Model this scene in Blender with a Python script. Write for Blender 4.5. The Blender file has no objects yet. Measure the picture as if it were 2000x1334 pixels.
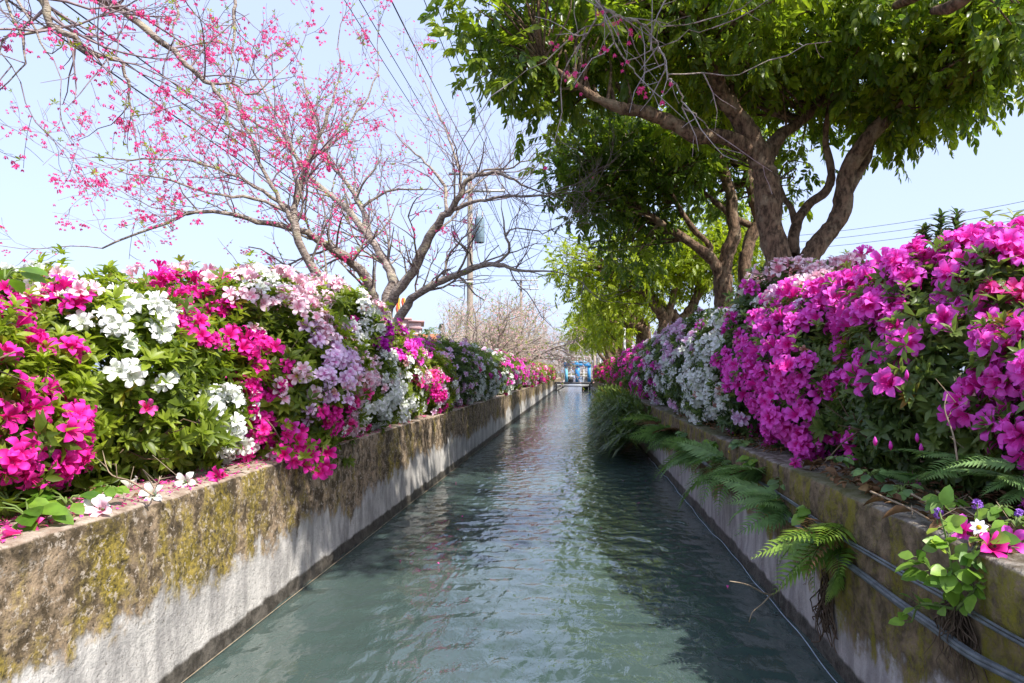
import bpy, math, random
import numpy as np
from mathutils import Matrix, Vector

SC = bpy.context.scene
COL = SC.collection
rng = np.random.default_rng(7)
random.seed(7)

# ------------------------------------------------------------------ camera, sky, sun, exposure
F_PX, VX, VY, CAMZ = 1333.0, 1127.0, 728.0, 1.0
cam_d = bpy.data.cameras.new("camera")
cam = bpy.data.objects.new("camera", cam_d)
COL.objects.link(cam)
SC.camera = cam
cam.location = (0, 0, CAMZ)
cam.rotation_euler = (math.pi / 2, 0, 0)
cam_d.sensor_width = 36.0
cam_d.lens = 36.0 * F_PX / 2000.0
cam_d.shift_x = -(VX - 1000.0) / 2000.0
cam_d.shift_y = (VY - 667.0) / 2000.0
cam_d.clip_start, cam_d.clip_end = 0.05, 3000.0

SUN_EL, SUN_ROT = math.radians(50), math.radians(128)
SUN_DIR = Vector((math.sin(SUN_ROT) * math.cos(SUN_EL), math.cos(SUN_ROT) * math.cos(SUN_EL), math.sin(SUN_EL)))
world = bpy.data.worlds.new("World")
SC.world = world
world.use_nodes = True
wn = world.node_tree
wn.nodes.clear()
w_out = wn.nodes.new("ShaderNodeOutputWorld")
w_bg = wn.nodes.new("ShaderNodeBackground")
w_sky = wn.nodes.new("ShaderNodeTexSky")
w_sky.sky_type = 'NISHITA'
w_sky.sun_disc = False
w_sky.sun_elevation = SUN_EL
w_sky.sun_rotation = SUN_ROT
w_sky.air_density = 1.0
w_sky.dust_density = 3.0
w_sky.ozone_density = 2.0
w_mix = wn.nodes.new("ShaderNodeMix")
w_mix.data_type = 'RGBA'
w_mix.inputs[0].default_value = 0.6
w_mix.inputs[7].default_value = (4.0, 4.65, 6.7, 1)      # thin even high haze over the whole sky
wn.links.new(w_sky.outputs[0], w_mix.inputs[6])
wn.links.new(w_mix.outputs[2], w_bg.inputs[0])
w_bg.inputs[1].default_value = 0.099
wn.links.new(w_bg.outputs[0], w_out.inputs[0])
sun_d = bpy.data.lights.new("sun", 'SUN')
sun_d.energy = 3.1
sun_d.angle = math.radians(0.55)
sun_d.color = (1.0, 0.95, 0.86)
sun = bpy.data.objects.new("sun", sun_d)
COL.objects.link(sun)
sun.rotation_euler = SUN_DIR.to_track_quat('Z', 'Y').to_euler()
SC.view_settings.view_transform = 'Standard'
SC.view_settings.look = 'None'
SC.view_settings.gamma = 1.0
SC.view_settings.use_curve_mapping = False
SC.view_settings.exposure = 1.3
try:
    SC.cycles.max_bounces = 10
    SC.cycles.diffuse_bounces = 7
    SC.cycles.glossy_bounces = 3
    SC.cycles.transmission_bounces = 4
    SC.cycles.use_denoising = True
except Exception:
    pass

# ------------------------------------------------------------------ helpers
def P(px, py, Y):
    """a point of the place at depth Y seen at photo pixel px, py"""
    return np.array([(px - VX) / F_PX * Y, Y, CAMZ + (VY - py) / F_PX * Y])

def proj(p):
    return VX + F_PX * p[..., 0] / p[..., 1], VY - F_PX * (p[..., 2] - CAMZ) / p[..., 1]

def unit(v):
    v = np.asarray(v, float)
    return v / np.maximum(np.linalg.norm(v, axis=-1, keepdims=True), 1e-9)

def hash3(i, j, k, seed):
    h = (i * 374761393 + j * 668265263 + k * 2147483647 + seed * 1274126177) & 0xffffffff
    h = ((h ^ (h >> 13)) * 1274126177) & 0xffffffff
    h = (h ^ (h >> 16)) & 0xffffffff
    return h / 4294967295.0

def vnoise(p, seed=0):
    """value noise in -1..1 for an (n,3) array"""
    p = np.asarray(p, float)
    i = np.floor(p).astype(np.int64)
    f = p - i
    f = f * f * (3 - 2 * f)
    out = 0
    for a in (0, 1):
        for b in (0, 1):
            for c in (0, 1):
                w = (f[:, 0] if a else 1 - f[:, 0]) * (f[:, 1] if b else 1 - f[:, 1]) * (f[:, 2] if c else 1 - f[:, 2])
                out = out + w * hash3(i[:, 0] + a, i[:, 1] + b, i[:, 2] + c, seed)
    return out * 2 - 1

def props(o, label=None, cat=None, group=None, kind=None):
    if label: o['label'] = label
    if cat: o['category'] = cat
    if group: o['group'] = group
    if kind: o['kind'] = kind
    return o

def thing(name, label, cat, loc=(0, 0, 0), group=None):
    o = bpy.data.objects.new(name, None)
    o.empty_display_size = 0.1
    COL.objects.link(o)
    o.location = tuple(float(x) for x in loc)
    return props(o, label, cat, group)

class MB:
    """collects geometry with numpy; data = (along, mask, tint) per vertex"""
    def __init__(s):
        s.V, s.D, s.T, s.Q, s.TM, s.QM, s.n = [], [], [], [], [], [], 0
    def add(s, V, T=None, Q=None, D=None, m=0):
        V = np.asarray(V, float).reshape(-1, 3)
        s.V.append(V)
        s.D.append(np.zeros((len(V), 3)) if D is None else np.broadcast_to(np.asarray(D, float), (len(V), 3)))
        if T is not None and len(T):
            T = np.asarray(T, np.int64).reshape(-1, 3) + s.n
            s.T.append(T); s.TM.append(np.full(len(T), m))
        if Q is not None and len(Q):
            Q = np.asarray(Q, np.int64).reshape(-1, 4) + s.n
            s.Q.append(Q); s.QM.append(np.full(len(Q), m))
        s.n += len(V)
        return s
    def stamp(s, tpl, R, L, tint, m=0):
        """tpl = (V, T, Q, D); R (k,3,3), L (k,3), tint (k,)"""
        V, T, Q, D = tpl
        k, n = len(L), len(V)
        if k == 0: return s
        W = np.einsum('kij,nj->kni', R, V) + L[:, None, :]
        DD = np.broadcast_to(D, (k, n, 3)).copy()
        DD[:, :, 2] = np.clip(DD[:, :, 2] + tint[:, None], 0, 1)
        off = (np.arange(k) * n)[:, None, None]
        TT = (np.asarray(T)[None] + off).reshape(-1, 3) if T is not None and len(T) else None
        QQ = (np.asarray(Q)[None] + off).reshape(-1, 4) if Q is not None and len(Q) else None
        return s.add(W.reshape(-1, 3), TT, QQ, DD.reshape(-1, 3), m)
    def box(s, c, d, m=0, rz=0.0):
        x, y, z = d[0] / 2, d[1] / 2, d[2] / 2
        V = np.array([[-x, -y, -z], [x, -y, -z], [x, y, -z], [-x, y, -z], [-x, -y, z], [x, -y, z], [x, y, z], [-x, y, z]])
        if rz:
            ca, sa = math.cos(rz), math.sin(rz)
            V = V @ np.array([[ca, sa, 0], [-sa, ca, 0], [0, 0, 1]])
        return s.add(V + np.asarray(c), Q=[[0, 3, 2, 1], [4, 5, 6, 7], [0, 1, 5, 4], [1, 2, 6, 5], [2, 3, 7, 6], [3, 0, 4, 7]], m=m)
    def tube(s, pts, rad, sides=6, tint=0.0, m=0, cap=True, rough=0.0):
        pts = np.asarray(pts, float)
        n = len(pts)
        rad = np.broadcast_to(np.asarray(rad, float), (n,))
        tg = np.gradient(pts, axis=0)
        tg = unit(tg)
        u = np.cross(tg[0], [0.31, 0.17, 0.93])
        if np.linalg.norm(u) < 1e-3: u = np.cross(tg[0], [1, 0, 0])
        U = np.empty((n, 3)); u = unit(u)
        for i in range(n):
            u = u - tg[i] * np.dot(u, tg[i]); u = u / max(np.linalg.norm(u), 1e-9); U[i] = u
        B = np.cross(tg, U)
        a = np.arange(sides) * 2 * math.pi / sides
        ring = pts[:, None, :] + rad[:, None, None] * (np.cos(a)[None, :, None] * U[:, None, :] + np.sin(a)[None, :, None] * B[:, None, :])
        if rough:
            q = ring.reshape(-1, 3)
            nz = (vnoise(q * 9, 71) + 0.7 * vnoise(q * 22, 72) + 0.4 * vnoise(q * 50, 73)).reshape(n, sides, 1)
            ring = pts[:, None, :] + (ring - pts[:, None, :]) * (1 + rough * nz)
        i = np.arange(n - 1)[:, None] * sides
        j = np.arange(sides)[None, :]
        j2 = (j + 1) % sides
        Q = np.stack([i + j, i + j2, i + sides + j2, i + sides + j], -1).reshape(-1, 4)
        s.add(ring.reshape(-1, 3), Q=Q, D=(0, 0, tint), m=m)
        if cap and sides >= 4:
            base = s.n - sides
            T = [[base - s.n + 0, base - s.n + k, base - s.n + k + 1] for k in range(1, sides - 1)]
            s.T.append(np.asarray(T) + s.n); s.TM.append(np.full(len(T), m))
        return s
    def mesh(s, name, mats, origin=(0, 0, 0), smooth=True):
        me = bpy.data.meshes.new(name)
        V = (np.concatenate(s.V) if s.V else np.zeros((0, 3))) - np.asarray(origin, float)
        T = np.concatenate(s.T) if s.T else np.zeros((0, 3), np.int64)
        Q = np.concatenate(s.Q) if s.Q else np.zeros((0, 4), np.int64)
        mi = np.concatenate([np.concatenate(s.TM) if s.TM else np.zeros(0), np.concatenate(s.QM) if s.QM else np.zeros(0)]).astype(np.int32)
        me.vertices.add(len(V))
        me.vertices.foreach_set('co', V.astype(np.float32).ravel())
        li = np.concatenate([T.ravel(), Q.ravel()]).astype(np.int32)
        me.loops.add(len(li))
        me.loops.foreach_set('vertex_index', li)
        npoly = len(T) + len(Q)
        me.polygons.add(npoly)
        st = np.concatenate([np.arange(len(T)) * 3, len(T) * 3 + np.arange(len(Q)) * 4]).astype(np.int32)
        me.polygons.foreach_set('loop_start', st)
        for mt in (mats if isinstance(mats, (list, tuple)) else [mats]):
            me.materials.append(mt)
        me.polygons.foreach_set('material_index', mi)
        me.polygons.foreach_set('use_smooth', np.full(npoly, smooth))
        D = np.concatenate(s.D) if s.D else np.zeros((0, 3))
        at = me.attributes.new('data', 'FLOAT_COLOR', 'POINT')
        at.data.foreach_set('color', np.concatenate([D, np.ones((len(D), 1))], 1).astype(np.float32).ravel())
        me.update(calc_edges=True)
        return me
    def build(s, name, mats, parent=None, smooth=True, kind=None, label=None):
        org = tuple(parent_world(parent)) if parent else (0, 0, 0)
        o = bpy.data.objects.new(name, s.mesh(name, mats, org, smooth))
        COL.objects.link(o)
        if parent: o.parent = parent
        if kind: o['kind'] = kind
        if label: o['label'] = label
        return o

def parent_world(o):
    v = Vector((0, 0, 0))
    while o is not None:
        v = v + o.location
        o = o.parent
    return v

def inst(name, mesh, parent, R, L):
    o = bpy.data.objects.new(name, mesh)
    COL.objects.link(o)
    if parent: o.parent = parent
    org = np.array(parent_world(parent)) if parent else np.zeros(3)
    M = Matrix.Identity(4)
    for i in range(3):
        for j in range(3):
            M[i][j] = float(R[i][j])
        M[i][3] = float(L[i] - org[i])
    o.matrix_basis = M
    return o

def frames_z(N, spin=None):
    """frames whose z axis is N with a random spin"""
    N = unit(N); k = len(N)
    a = rng.uniform(0, 2 * math.pi, k) if spin is None else spin
    ref = np.where(np.abs(N[:, 2:3]) < 0.9, np.array([[0, 0, 1.0]]), np.array([[1.0, 0, 0]]))
    U = unit(np.cross(ref, N)); W = np.cross(N, U)
    X = U * np.cos(a)[:, None] + W * np.sin(a)[:, None]
    Yv = np.cross(N, X)
    return np.stack([X, Yv, N], -1)

def frames_y(D, up=None, roll=None):
    """frames whose y axis is D, z near up"""
    D = unit(D); k = len(D)
    up = np.array([[0, 0, 1.0]]) if up is None else up
    X = np.cross(D, up)
    bad = np.linalg.norm(X, axis=1) < 1e-3
    X[bad] = [1, 0, 0]
    X = unit(X); Z = np.cross(X, D)
    if roll is not None:
        c, s_ = np.cos(roll)[:, None], np.sin(roll)[:, None]
        X, Z = X * c + Z * s_, Z * c - X * s_
    return np.stack([X, D, Z], -1)

def rdir(k):
    return unit(rng.normal(size=(k, 3)))

def smooth_path(pts, n):
    """Catmull-Rom through control rows (any width)"""
    pts = np.asarray(pts, float)
    if len(pts) < 3:
        t = np.linspace(0, 1, n)[:, None]
        return pts[0] * (1 - t) + pts[-1] * t
    q = np.vstack([2 * pts[0] - pts[1], pts, 2 * pts[-1] - pts[-2]])
    out = []
    for t in np.linspace(0, len(pts) - 1 - 1e-6, n):
        i = int(t); f = t - i
        a, b, c, d = q[i], q[i + 1], q[i + 2], q[i + 3]
        out.append(0.5 * (2 * b + (c - a) * f + (2 * a - 5 * b + 4 * c - d) * f * f + (3 * b - a - 3 * c + d) * f ** 3))
    return np.array(out)

# ------------------------------------------------------------------ materials
class NT:
    def __init__(s, name):
        s.m = bpy.data.materials.new(name); s.m.use_nodes = True
        s.t = s.m.node_tree; s.t.nodes.clear()
        s.out = s.t.nodes.new('ShaderNodeOutputMaterial')
    def node(s, typ, ins=None, **kw):
        n = s.t.nodes.new(typ)
        for k, v in kw.items(): setattr(n, k, v)
        for k, v in (ins or {}).items(): s.put(v, n.inputs[k])
        return n
    def put(s, v, sock):
        if isinstance(v, bpy.types.NodeSocket): s.t.links.new(v, sock)
        elif isinstance(v, (tuple, list)) and sock.type == 'RGBA': sock.default_value = (*v[:3], 1)
        else: sock.default_value = v
    def math(s, op, a, b=0.0):
        return s.node('ShaderNodeMath', {0: a, 1: b}, operation=op).outputs[0]
    def mix(s, f, a, b, bt='MIX'):
        return s.node('ShaderNodeMix', {0: f, 6: a, 7: b}, data_type='RGBA', blend_type=bt).outputs[2]
    def step(s, v, lo, hi, a=0.0, b=1.0):
        return s.node('ShaderNodeMapRange', {0: v, 1: lo, 2: hi, 3: a, 4: b}, interpolation_type='SMOOTHSTEP').outputs[0]
    def pos(s):
        return s.node('ShaderNodeNewGeometry').outputs['Position']
    def obj(s):
        return s.node('ShaderNodeTexCoord').outputs['Object']
    def scale(s, v, sc):
        return s.node('ShaderNodeMapping', {0: v, 3: sc}).outputs[0]
    def noise(s, v, scale, detail=3.0, rough=0.55, dist=0.0):
        return s.node('ShaderNodeTexNoise', {'Vector': v, 'Scale': scale, 'Detail': detail, 'Roughness': rough, 'Distortion': dist}).outputs[0]
    def data(s):
        a = s.node('ShaderNodeAttribute', attribute_name='data')
        return s.node('ShaderNodeSeparateColor', {0: a.outputs['Color']}).outputs
    def rand(s):
        return s.node('ShaderNodeObjectInfo').outputs['Random']
    def bsdf(s, col, rough=0.6, spec=0.4, metal=0.0, bump=None, bstr=0.3, bdist=0.02):
        p = s.node('ShaderNodeBsdfPrincipled', {'Base Color': col, 'Roughness': rough, 'Specular IOR Level': spec, 'Metallic': metal})
        if bump is not None:
            b = s.node('ShaderNodeBump', {'Height': bump, 'Strength': bstr, 'Distance': bdist})
            s.t.links.new(b.outputs[0], p.inputs['Normal'])
        return p
    def done(s, sh):
        s.t.links.new(sh.outputs[0], s.out.inputs[0]); return s.m
    def leafy(s, col, tcol, amt, rough=0.45, spec=0.4):
        p = s.bsdf(col, rough, spec)
        t = s.node('ShaderNodeBsdfTranslucent', {'Color': tcol})
        x = s.node('ShaderNodeMixShader', {0: amt, 1: p.outputs[0], 2: t.outputs[0]})
        return s.done(x)

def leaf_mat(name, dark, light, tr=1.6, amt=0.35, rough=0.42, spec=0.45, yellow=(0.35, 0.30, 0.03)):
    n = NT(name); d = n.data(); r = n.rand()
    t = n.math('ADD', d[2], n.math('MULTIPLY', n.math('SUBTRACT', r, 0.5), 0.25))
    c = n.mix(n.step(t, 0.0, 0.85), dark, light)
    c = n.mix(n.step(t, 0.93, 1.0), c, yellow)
    nz = n.noise(n.pos(), 35.0, 2.0)
    c = n.mix(n.step(nz, 0.3, 0.7), c, n.mix(0.35, c, (0.02, 0.03, 0.005)))
    tc = n.mix(1.0, c, (tr, tr * 1.05, tr * 0.55), 'MULTIPLY')
    return n.leafy(c, tc, amt, rough, spec)

def petal_mat(name, tip, centre, blotch, amt=0.3):
    n = NT(name); d = n.data(); r = n.rand()
    v = n.math('ADD', n.math('MULTIPLY', d[2], 0.6), n.math('MULTIPLY', r, 0.6))
    c = n.mix(n.step(d[0], 0.1, 0.75), centre, tip)
    c = n.mix(n.math('MULTIPLY', d[1], 0.85), c, blotch)
    c = n.mix(n.step(v, 0.2, 1.0, 0.0, 0.35), c, n.mix(0.5, c, centre))
    tc = n.mix(1.0, c, (1.15, 1.1, 1.15), 'MULTIPLY')
    return n.leafy(c, tc, amt, 0.55, 0.25)

M = {}
M['azalea_leaf'] = leaf_mat('azalea_leaf', (0.09, 0.145, 0.014), (0.34, 0.42, 0.045), 1.6, 0.44)
M['azalea_leaf_dark'] = leaf_mat('azalea_leaf_dark', (0.065, 0.115, 0.038), (0.21, 0.29, 0.065), 1.6, 0.36, yellow=(0.33, 0.20, 0.03))
M['tree_leaf'] = leaf_mat('tree_leaf', (0.085, 0.15, 0.024), (0.34, 0.42, 0.030), 1.65, 0.52, 0.32, 0.5, (0.25, 0.28, 0.03))
M['lime_leaf'] = leaf_mat('lime_leaf', (0.18, 0.25, 0.014), (0.42, 0.49, 0.022), 1.5, 0.50, 0.4, 0.4, (0.36, 0.37, 0.02))
M['fern_leaf'] = leaf_mat('fern_leaf', (0.09, 0.18, 0.075), (0.23, 0.38, 0.12), 1.6, 0.3)
M['fern_bright'] = leaf_mat('fern_bright', (0.12, 0.25, 0.05), (0.30, 0.45, 0.07), 1.5, 0.35)
M['grass_blade'] = leaf_mat('grass_blade', (0.06, 0.12, 0.03), (0.20, 0.28, 0.06), 1.5, 0.3)
M['vine_leaf'] = leaf_mat('vine_leaf', (0.10, 0.22, 0.03), (0.25, 0.42, 0.05), 1.4, 0.3)
M['broad_leaf'] = leaf_mat('broad_leaf', (0.07, 0.17, 0.015), (0.2, 0.35, 0.035), 1.5, 0.35)
M['conifer_leaf'] = leaf_mat('conifer_leaf', (0.02, 0.045, 0.02), (0.05, 0.09, 0.03), 1.2, 0.15)
M['dead_leaf'] = leaf_mat('dead_leaf', (0.10, 0.045, 0.022), (0.30, 0.17, 0.09), 1.0, 0.12, 0.7, 0.15, (0.4, 0.25, 0.12))
M['magenta'] = petal_mat('magenta_petal', (0.86, 0.035, 0.42), (0.70, 0.010, 0.24), (0.45, 0.0, 0.10))
M['purple'] = petal_mat('purple_petal', (0.88, 0.12, 0.68), (0.76, 0.02, 0.38), (0.50, 0.0, 0.14))
M['violet'] = petal_mat('violet_petal', (0.52, 0.012, 0.45), (0.42, 0.004, 0.28), (0.3, 0.0, 0.15))
M['white'] = petal_mat('white_petal', (0.82, 0.83, 0.82), (0.74, 0.78, 0.66), (0.70, 0.76, 0.60), 0.25)
M['pale'] = petal_mat('pale_pink_petal', (0.86, 0.70, 0.76), (0.82, 0.50, 0.58), (0.75, 0.03, 0.25), 0.28)
M['lilac'] = petal_mat('lilac_petal', (0.82, 0.66, 0.84), (0.76, 0.46, 0.70), (0.70, 0.03, 0.38), 0.28)
M['rose'] = petal_mat('rose_petal', (0.88, 0.10, 0.44), (0.80, 0.03, 0.24), (0.55, 0.0, 0.06))
M['faded'] = petal_mat('faded_petal', (0.50, 0.27, 0.24), (0.34, 0.15, 0.11), (0.3, 0.1, 0.08), 0.2)
M['cherry'] = petal_mat('cherry_petal', (0.86, 0.09, 0.33), (0.66, 0.02, 0.16), (0.3, 0.0, 0.05), 0.3)
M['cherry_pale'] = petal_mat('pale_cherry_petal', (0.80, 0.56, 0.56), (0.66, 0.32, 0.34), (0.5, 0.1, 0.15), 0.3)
M['daisy_white'] = petal_mat('daisy_petal', (0.85, 0.85, 0.85), (0.8, 0.8, 0.75), (0.8, 0.8, 0.7), 0.2)
M['ageratum'] = petal_mat('ageratum_petal', (0.36, 0.16, 0.62), (0.25, 0.08, 0.5), (0.2, 0.05, 0.4), 0.2)
M['yellow'] = petal_mat('yellow_petal', (0.8, 0.6, 0.02), (0.75, 0.45, 0.01), (0.7, 0.4, 0.01), 0.2)

def simple(name, col, rough=0.6, spec=0.4, metal=0.0, var=0.25, sc=12.0, bstr=0.25):
    n = NT(name)
    z = n.noise(n.pos(), sc, 5.0, 0.6)
    z2 = n.noise(n.pos(), sc * 0.17, 3.0, 0.6)
    c = n.mix(n.step(n.math('ADD', z, n.math('MULTIPLY', z2, 0.6)), 0.5, 1.1), tuple(v * (1 - var) for v in col), tuple(min(1, v * (1 + var)) for v in col))
    return n.done(n.bsdf(c, rough, spec, metal, z, bstr, 0.01))

M['pole'] = simple('pole_concrete', (0.34, 0.28, 0.23), 0.85, 0.2, 0, 0.25, 9)
M['steel'] = simple('galvanised_steel', (0.42, 0.43, 0.44), 0.5, 0.5, 0.4, 0.15, 20)
M['transformer'] = simple('transformer_paint', (0.17, 0.24, 0.29), 0.5, 0.4, 0, 0.2, 8)
M['wire'] = simple('wire_black', (0.05, 0.05, 0.055), 0.6, 0.3)
M['insulator'] = simple('insulator_ceramic', (0.3, 0.28, 0.27), 0.3, 0.5)
M['cable'] = simple('cable_sheath', (0.13, 0.145, 0.155), 0.5, 0.4, 0, 0.5, 22)
M['cord'] = simple('white_cord', (0.42, 0.50, 0.62), 0.6, 0.3)
M['blue'] = simple('blue_paint', (0.04, 0.25, 0.55), 0.45, 0.4, 0, 0.18, 4)
M['blue_light'] = simple('pale_blue_paint', (0.17, 0.50, 0.72), 0.45, 0.4, 0, 0.15, 4)
M['dark_steel'] = simple('dark_steel', (0.035, 0.035, 0.04), 0.6, 0.4, 0, 0.3, 5)
M['white_paint'] = simple('white_paint', (0.72, 0.71, 0.68), 0.5, 0.4, 0, 0.1, 5)
M['pink_wall'] = simple('pink_render', (0.62, 0.46, 0.46), 0.9, 0.2, 0, 0.08, 1.5)
M['cornice'] = simple('cornice_render', (0.66, 0.56, 0.55), 0.9, 0.2, 0, 0.08, 1.5)
M['pink_trim'] = simple('dark_pink_trim', (0.48, 0.30, 0.29), 0.9, 0.2, 0, 0.08, 1.5)
M['roof_tile'] = simple('red_roof_tile', (0.58, 0.22, 0.13), 0.8, 0.2, 0, 0.25, 3)
M['glass'] = simple('window_glass', (0.10, 0.20, 0.27), 0.08, 0.6, 0, 0.15, 1)
M['banner_red'] = simple('banner_red', (0.72, 0.12, 0.06), 0.8, 0.2, 0, 0.1, 4)
M['banner_yellow'] = simple('banner_yellow', (0.78, 0.50, 0.08), 0.8, 0.2, 0, 0.1, 4)
M['banner_white'] = simple('banner_white', (0.72, 0.66, 0.62), 0.8, 0.2, 0, 0.1, 4)
M['soil'] = simple('soil', (0.085, 0.06, 0.04), 0.95, 0.1, 0, 0.5, 25, 0.8)
M['dry_twig'] = simple('dry_twig', (0.30, 0.23, 0.16), 0.85, 0.2, 0, 0.35, 40)
M['shrub_wood'] = simple('shrub_wood', (0.17, 0.115, 0.075), 0.85, 0.2, 0, 0.4, 40)
M['green_stem'] = simple('green_stem', (0.14, 0.2, 0.05), 0.6, 0.3, 0, 0.3, 30)
M['root'] = simple('dead_root', (0.12, 0.085, 0.06), 0.9, 0.1, 0, 0.4, 40)
M['palm_trunk'] = simple('palm_trunk', (0.3, 0.26, 0.2), 0.9, 0.1)

def bark(name, a, b, lichen, scale, bands=False, bd=0.02):
    n = NT(name)
    p = n.pos()
    v = n.scale(p, (1, 1, 3.2 if bands else 0.45))
    z = n.noise(v, scale, 6.0, 0.65, 0.3)
    z2 = n.noise(p, scale * 0.22, 3.0, 0.6)
    c = n.mix(n.step(z, 0.35, 0.68), a, b)
    c = n.mix(n.step(z2, 0.52, 0.68, 0, 0.8), c, lichen)
    return n.done(n.bsdf(c, 0.88, 0.2, 0, n.math('ADD', z, n.math('MULTIPLY', n.noise(p, scale * 3.0, 3.0, 0.7), 0.5)), 0.9, bd))
M['cherry_bark'] = bark('cherry_bark', (0.17, 0.125, 0.105), (0.56, 0.48, 0.42), (0.46, 0.41, 0.30), 26, True)
M['cherry_twig'] = simple('cherry_twig', (0.27, 0.205, 0.215), 0.8, 0.2, 0, 0.35, 30)
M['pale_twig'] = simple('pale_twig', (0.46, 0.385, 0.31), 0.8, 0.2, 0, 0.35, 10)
M['sunlit_twig'] = simple('pale_lit_twig', (0.42, 0.36, 0.36), 0.8, 0.2, 0, 0.3, 30)  # sunlit whiteness of the near branch put into a paler twig colour
M['tree_bark'] = bark('tree_bark', (0.065, 0.042, 0.030), (0.30, 0.195, 0.13), (0.34, 0.26, 0.18), 30, False, 0.03)
M['post_wood'] = bark('post_wood', (0.2, 0.17, 0.14), (0.36, 0.32, 0.27), (0.3, 0.27, 0.22), 15)

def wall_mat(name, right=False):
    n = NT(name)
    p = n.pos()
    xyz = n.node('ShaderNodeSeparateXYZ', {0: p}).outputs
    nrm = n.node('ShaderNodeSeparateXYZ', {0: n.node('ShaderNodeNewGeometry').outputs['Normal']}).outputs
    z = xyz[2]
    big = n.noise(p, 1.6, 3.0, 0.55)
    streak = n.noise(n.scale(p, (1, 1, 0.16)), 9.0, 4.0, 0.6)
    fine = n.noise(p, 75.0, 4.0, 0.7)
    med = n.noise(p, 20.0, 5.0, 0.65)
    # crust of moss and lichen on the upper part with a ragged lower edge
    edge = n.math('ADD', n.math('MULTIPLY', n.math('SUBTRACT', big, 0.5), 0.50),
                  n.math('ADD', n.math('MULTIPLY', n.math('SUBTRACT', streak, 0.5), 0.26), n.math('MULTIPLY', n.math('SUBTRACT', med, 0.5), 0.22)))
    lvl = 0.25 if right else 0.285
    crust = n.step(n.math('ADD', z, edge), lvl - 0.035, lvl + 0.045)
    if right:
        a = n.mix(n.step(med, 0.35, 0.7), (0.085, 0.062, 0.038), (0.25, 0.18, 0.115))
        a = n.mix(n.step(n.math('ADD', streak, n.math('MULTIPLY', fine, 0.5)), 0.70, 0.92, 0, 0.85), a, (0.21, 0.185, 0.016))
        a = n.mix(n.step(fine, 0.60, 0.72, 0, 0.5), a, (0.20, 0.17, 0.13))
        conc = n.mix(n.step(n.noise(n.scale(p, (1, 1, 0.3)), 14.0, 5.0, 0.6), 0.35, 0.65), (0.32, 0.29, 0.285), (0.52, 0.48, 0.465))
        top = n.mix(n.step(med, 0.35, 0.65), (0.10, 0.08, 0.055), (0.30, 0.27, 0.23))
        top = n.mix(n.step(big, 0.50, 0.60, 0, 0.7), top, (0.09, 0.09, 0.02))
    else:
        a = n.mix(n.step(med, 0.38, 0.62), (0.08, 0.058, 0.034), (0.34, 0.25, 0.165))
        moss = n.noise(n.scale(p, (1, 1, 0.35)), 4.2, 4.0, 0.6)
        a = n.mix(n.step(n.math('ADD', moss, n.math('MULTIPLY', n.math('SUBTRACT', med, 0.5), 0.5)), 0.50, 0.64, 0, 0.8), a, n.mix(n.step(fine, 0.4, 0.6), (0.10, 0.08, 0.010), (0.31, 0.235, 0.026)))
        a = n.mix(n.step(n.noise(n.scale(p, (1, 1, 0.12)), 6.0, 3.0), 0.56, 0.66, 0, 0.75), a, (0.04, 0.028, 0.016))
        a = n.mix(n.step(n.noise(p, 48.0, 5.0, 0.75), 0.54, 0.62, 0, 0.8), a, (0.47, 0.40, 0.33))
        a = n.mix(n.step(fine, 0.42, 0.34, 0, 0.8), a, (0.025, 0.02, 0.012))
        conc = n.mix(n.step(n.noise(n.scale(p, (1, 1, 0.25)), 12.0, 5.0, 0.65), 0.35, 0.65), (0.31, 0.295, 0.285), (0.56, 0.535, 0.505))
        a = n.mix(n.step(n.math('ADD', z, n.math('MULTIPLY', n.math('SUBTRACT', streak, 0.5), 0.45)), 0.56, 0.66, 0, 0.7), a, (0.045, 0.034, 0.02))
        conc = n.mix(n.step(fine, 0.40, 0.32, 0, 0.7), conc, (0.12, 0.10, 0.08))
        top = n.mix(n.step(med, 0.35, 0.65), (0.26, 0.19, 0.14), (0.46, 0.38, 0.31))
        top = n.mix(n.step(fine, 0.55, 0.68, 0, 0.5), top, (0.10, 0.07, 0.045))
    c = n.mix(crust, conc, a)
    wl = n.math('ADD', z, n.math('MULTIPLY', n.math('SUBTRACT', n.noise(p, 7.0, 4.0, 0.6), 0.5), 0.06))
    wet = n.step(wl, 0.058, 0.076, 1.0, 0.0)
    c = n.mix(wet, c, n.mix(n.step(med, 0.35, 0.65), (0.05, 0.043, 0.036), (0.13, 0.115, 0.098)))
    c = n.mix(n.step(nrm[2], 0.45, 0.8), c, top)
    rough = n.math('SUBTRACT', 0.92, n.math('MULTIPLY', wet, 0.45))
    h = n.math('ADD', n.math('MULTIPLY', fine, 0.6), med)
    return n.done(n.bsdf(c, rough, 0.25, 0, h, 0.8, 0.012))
M['wall_left'] = wall_mat('mossy_concrete_pale')  # paler, yellower crust than on the right wall
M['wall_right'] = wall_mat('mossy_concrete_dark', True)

def water_mat():
    n = NT('canal_water')
    p = n.pos()
    v = n.scale(p, (1.0, 0.55, 1))
    a = n.noise(v, 16.0, 3.0, 0.5, 0.6)
    b = n.noise(n.scale(p, (1.0, 0.3, 1)), 5.0, 2.0, 0.5, 0.8)
    h = n.math('ADD', n.math('MULTIPLY', a, 0.45), n.math('MULTIPLY', b, 1.0))
    c = n.mix(n.step(n.noise(p, 1.2, 2.0), 0.3, 0.7), (0.042, 0.070, 0.065), (0.062, 0.092, 0.083))
    s = n.bsdf(c, 0.04, 0.9, 0, h, 0.5, 0.03)
    s.inputs['IOR'].default_value = 1.5
    return n.done(s)
M['water'] = water_mat()

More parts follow.
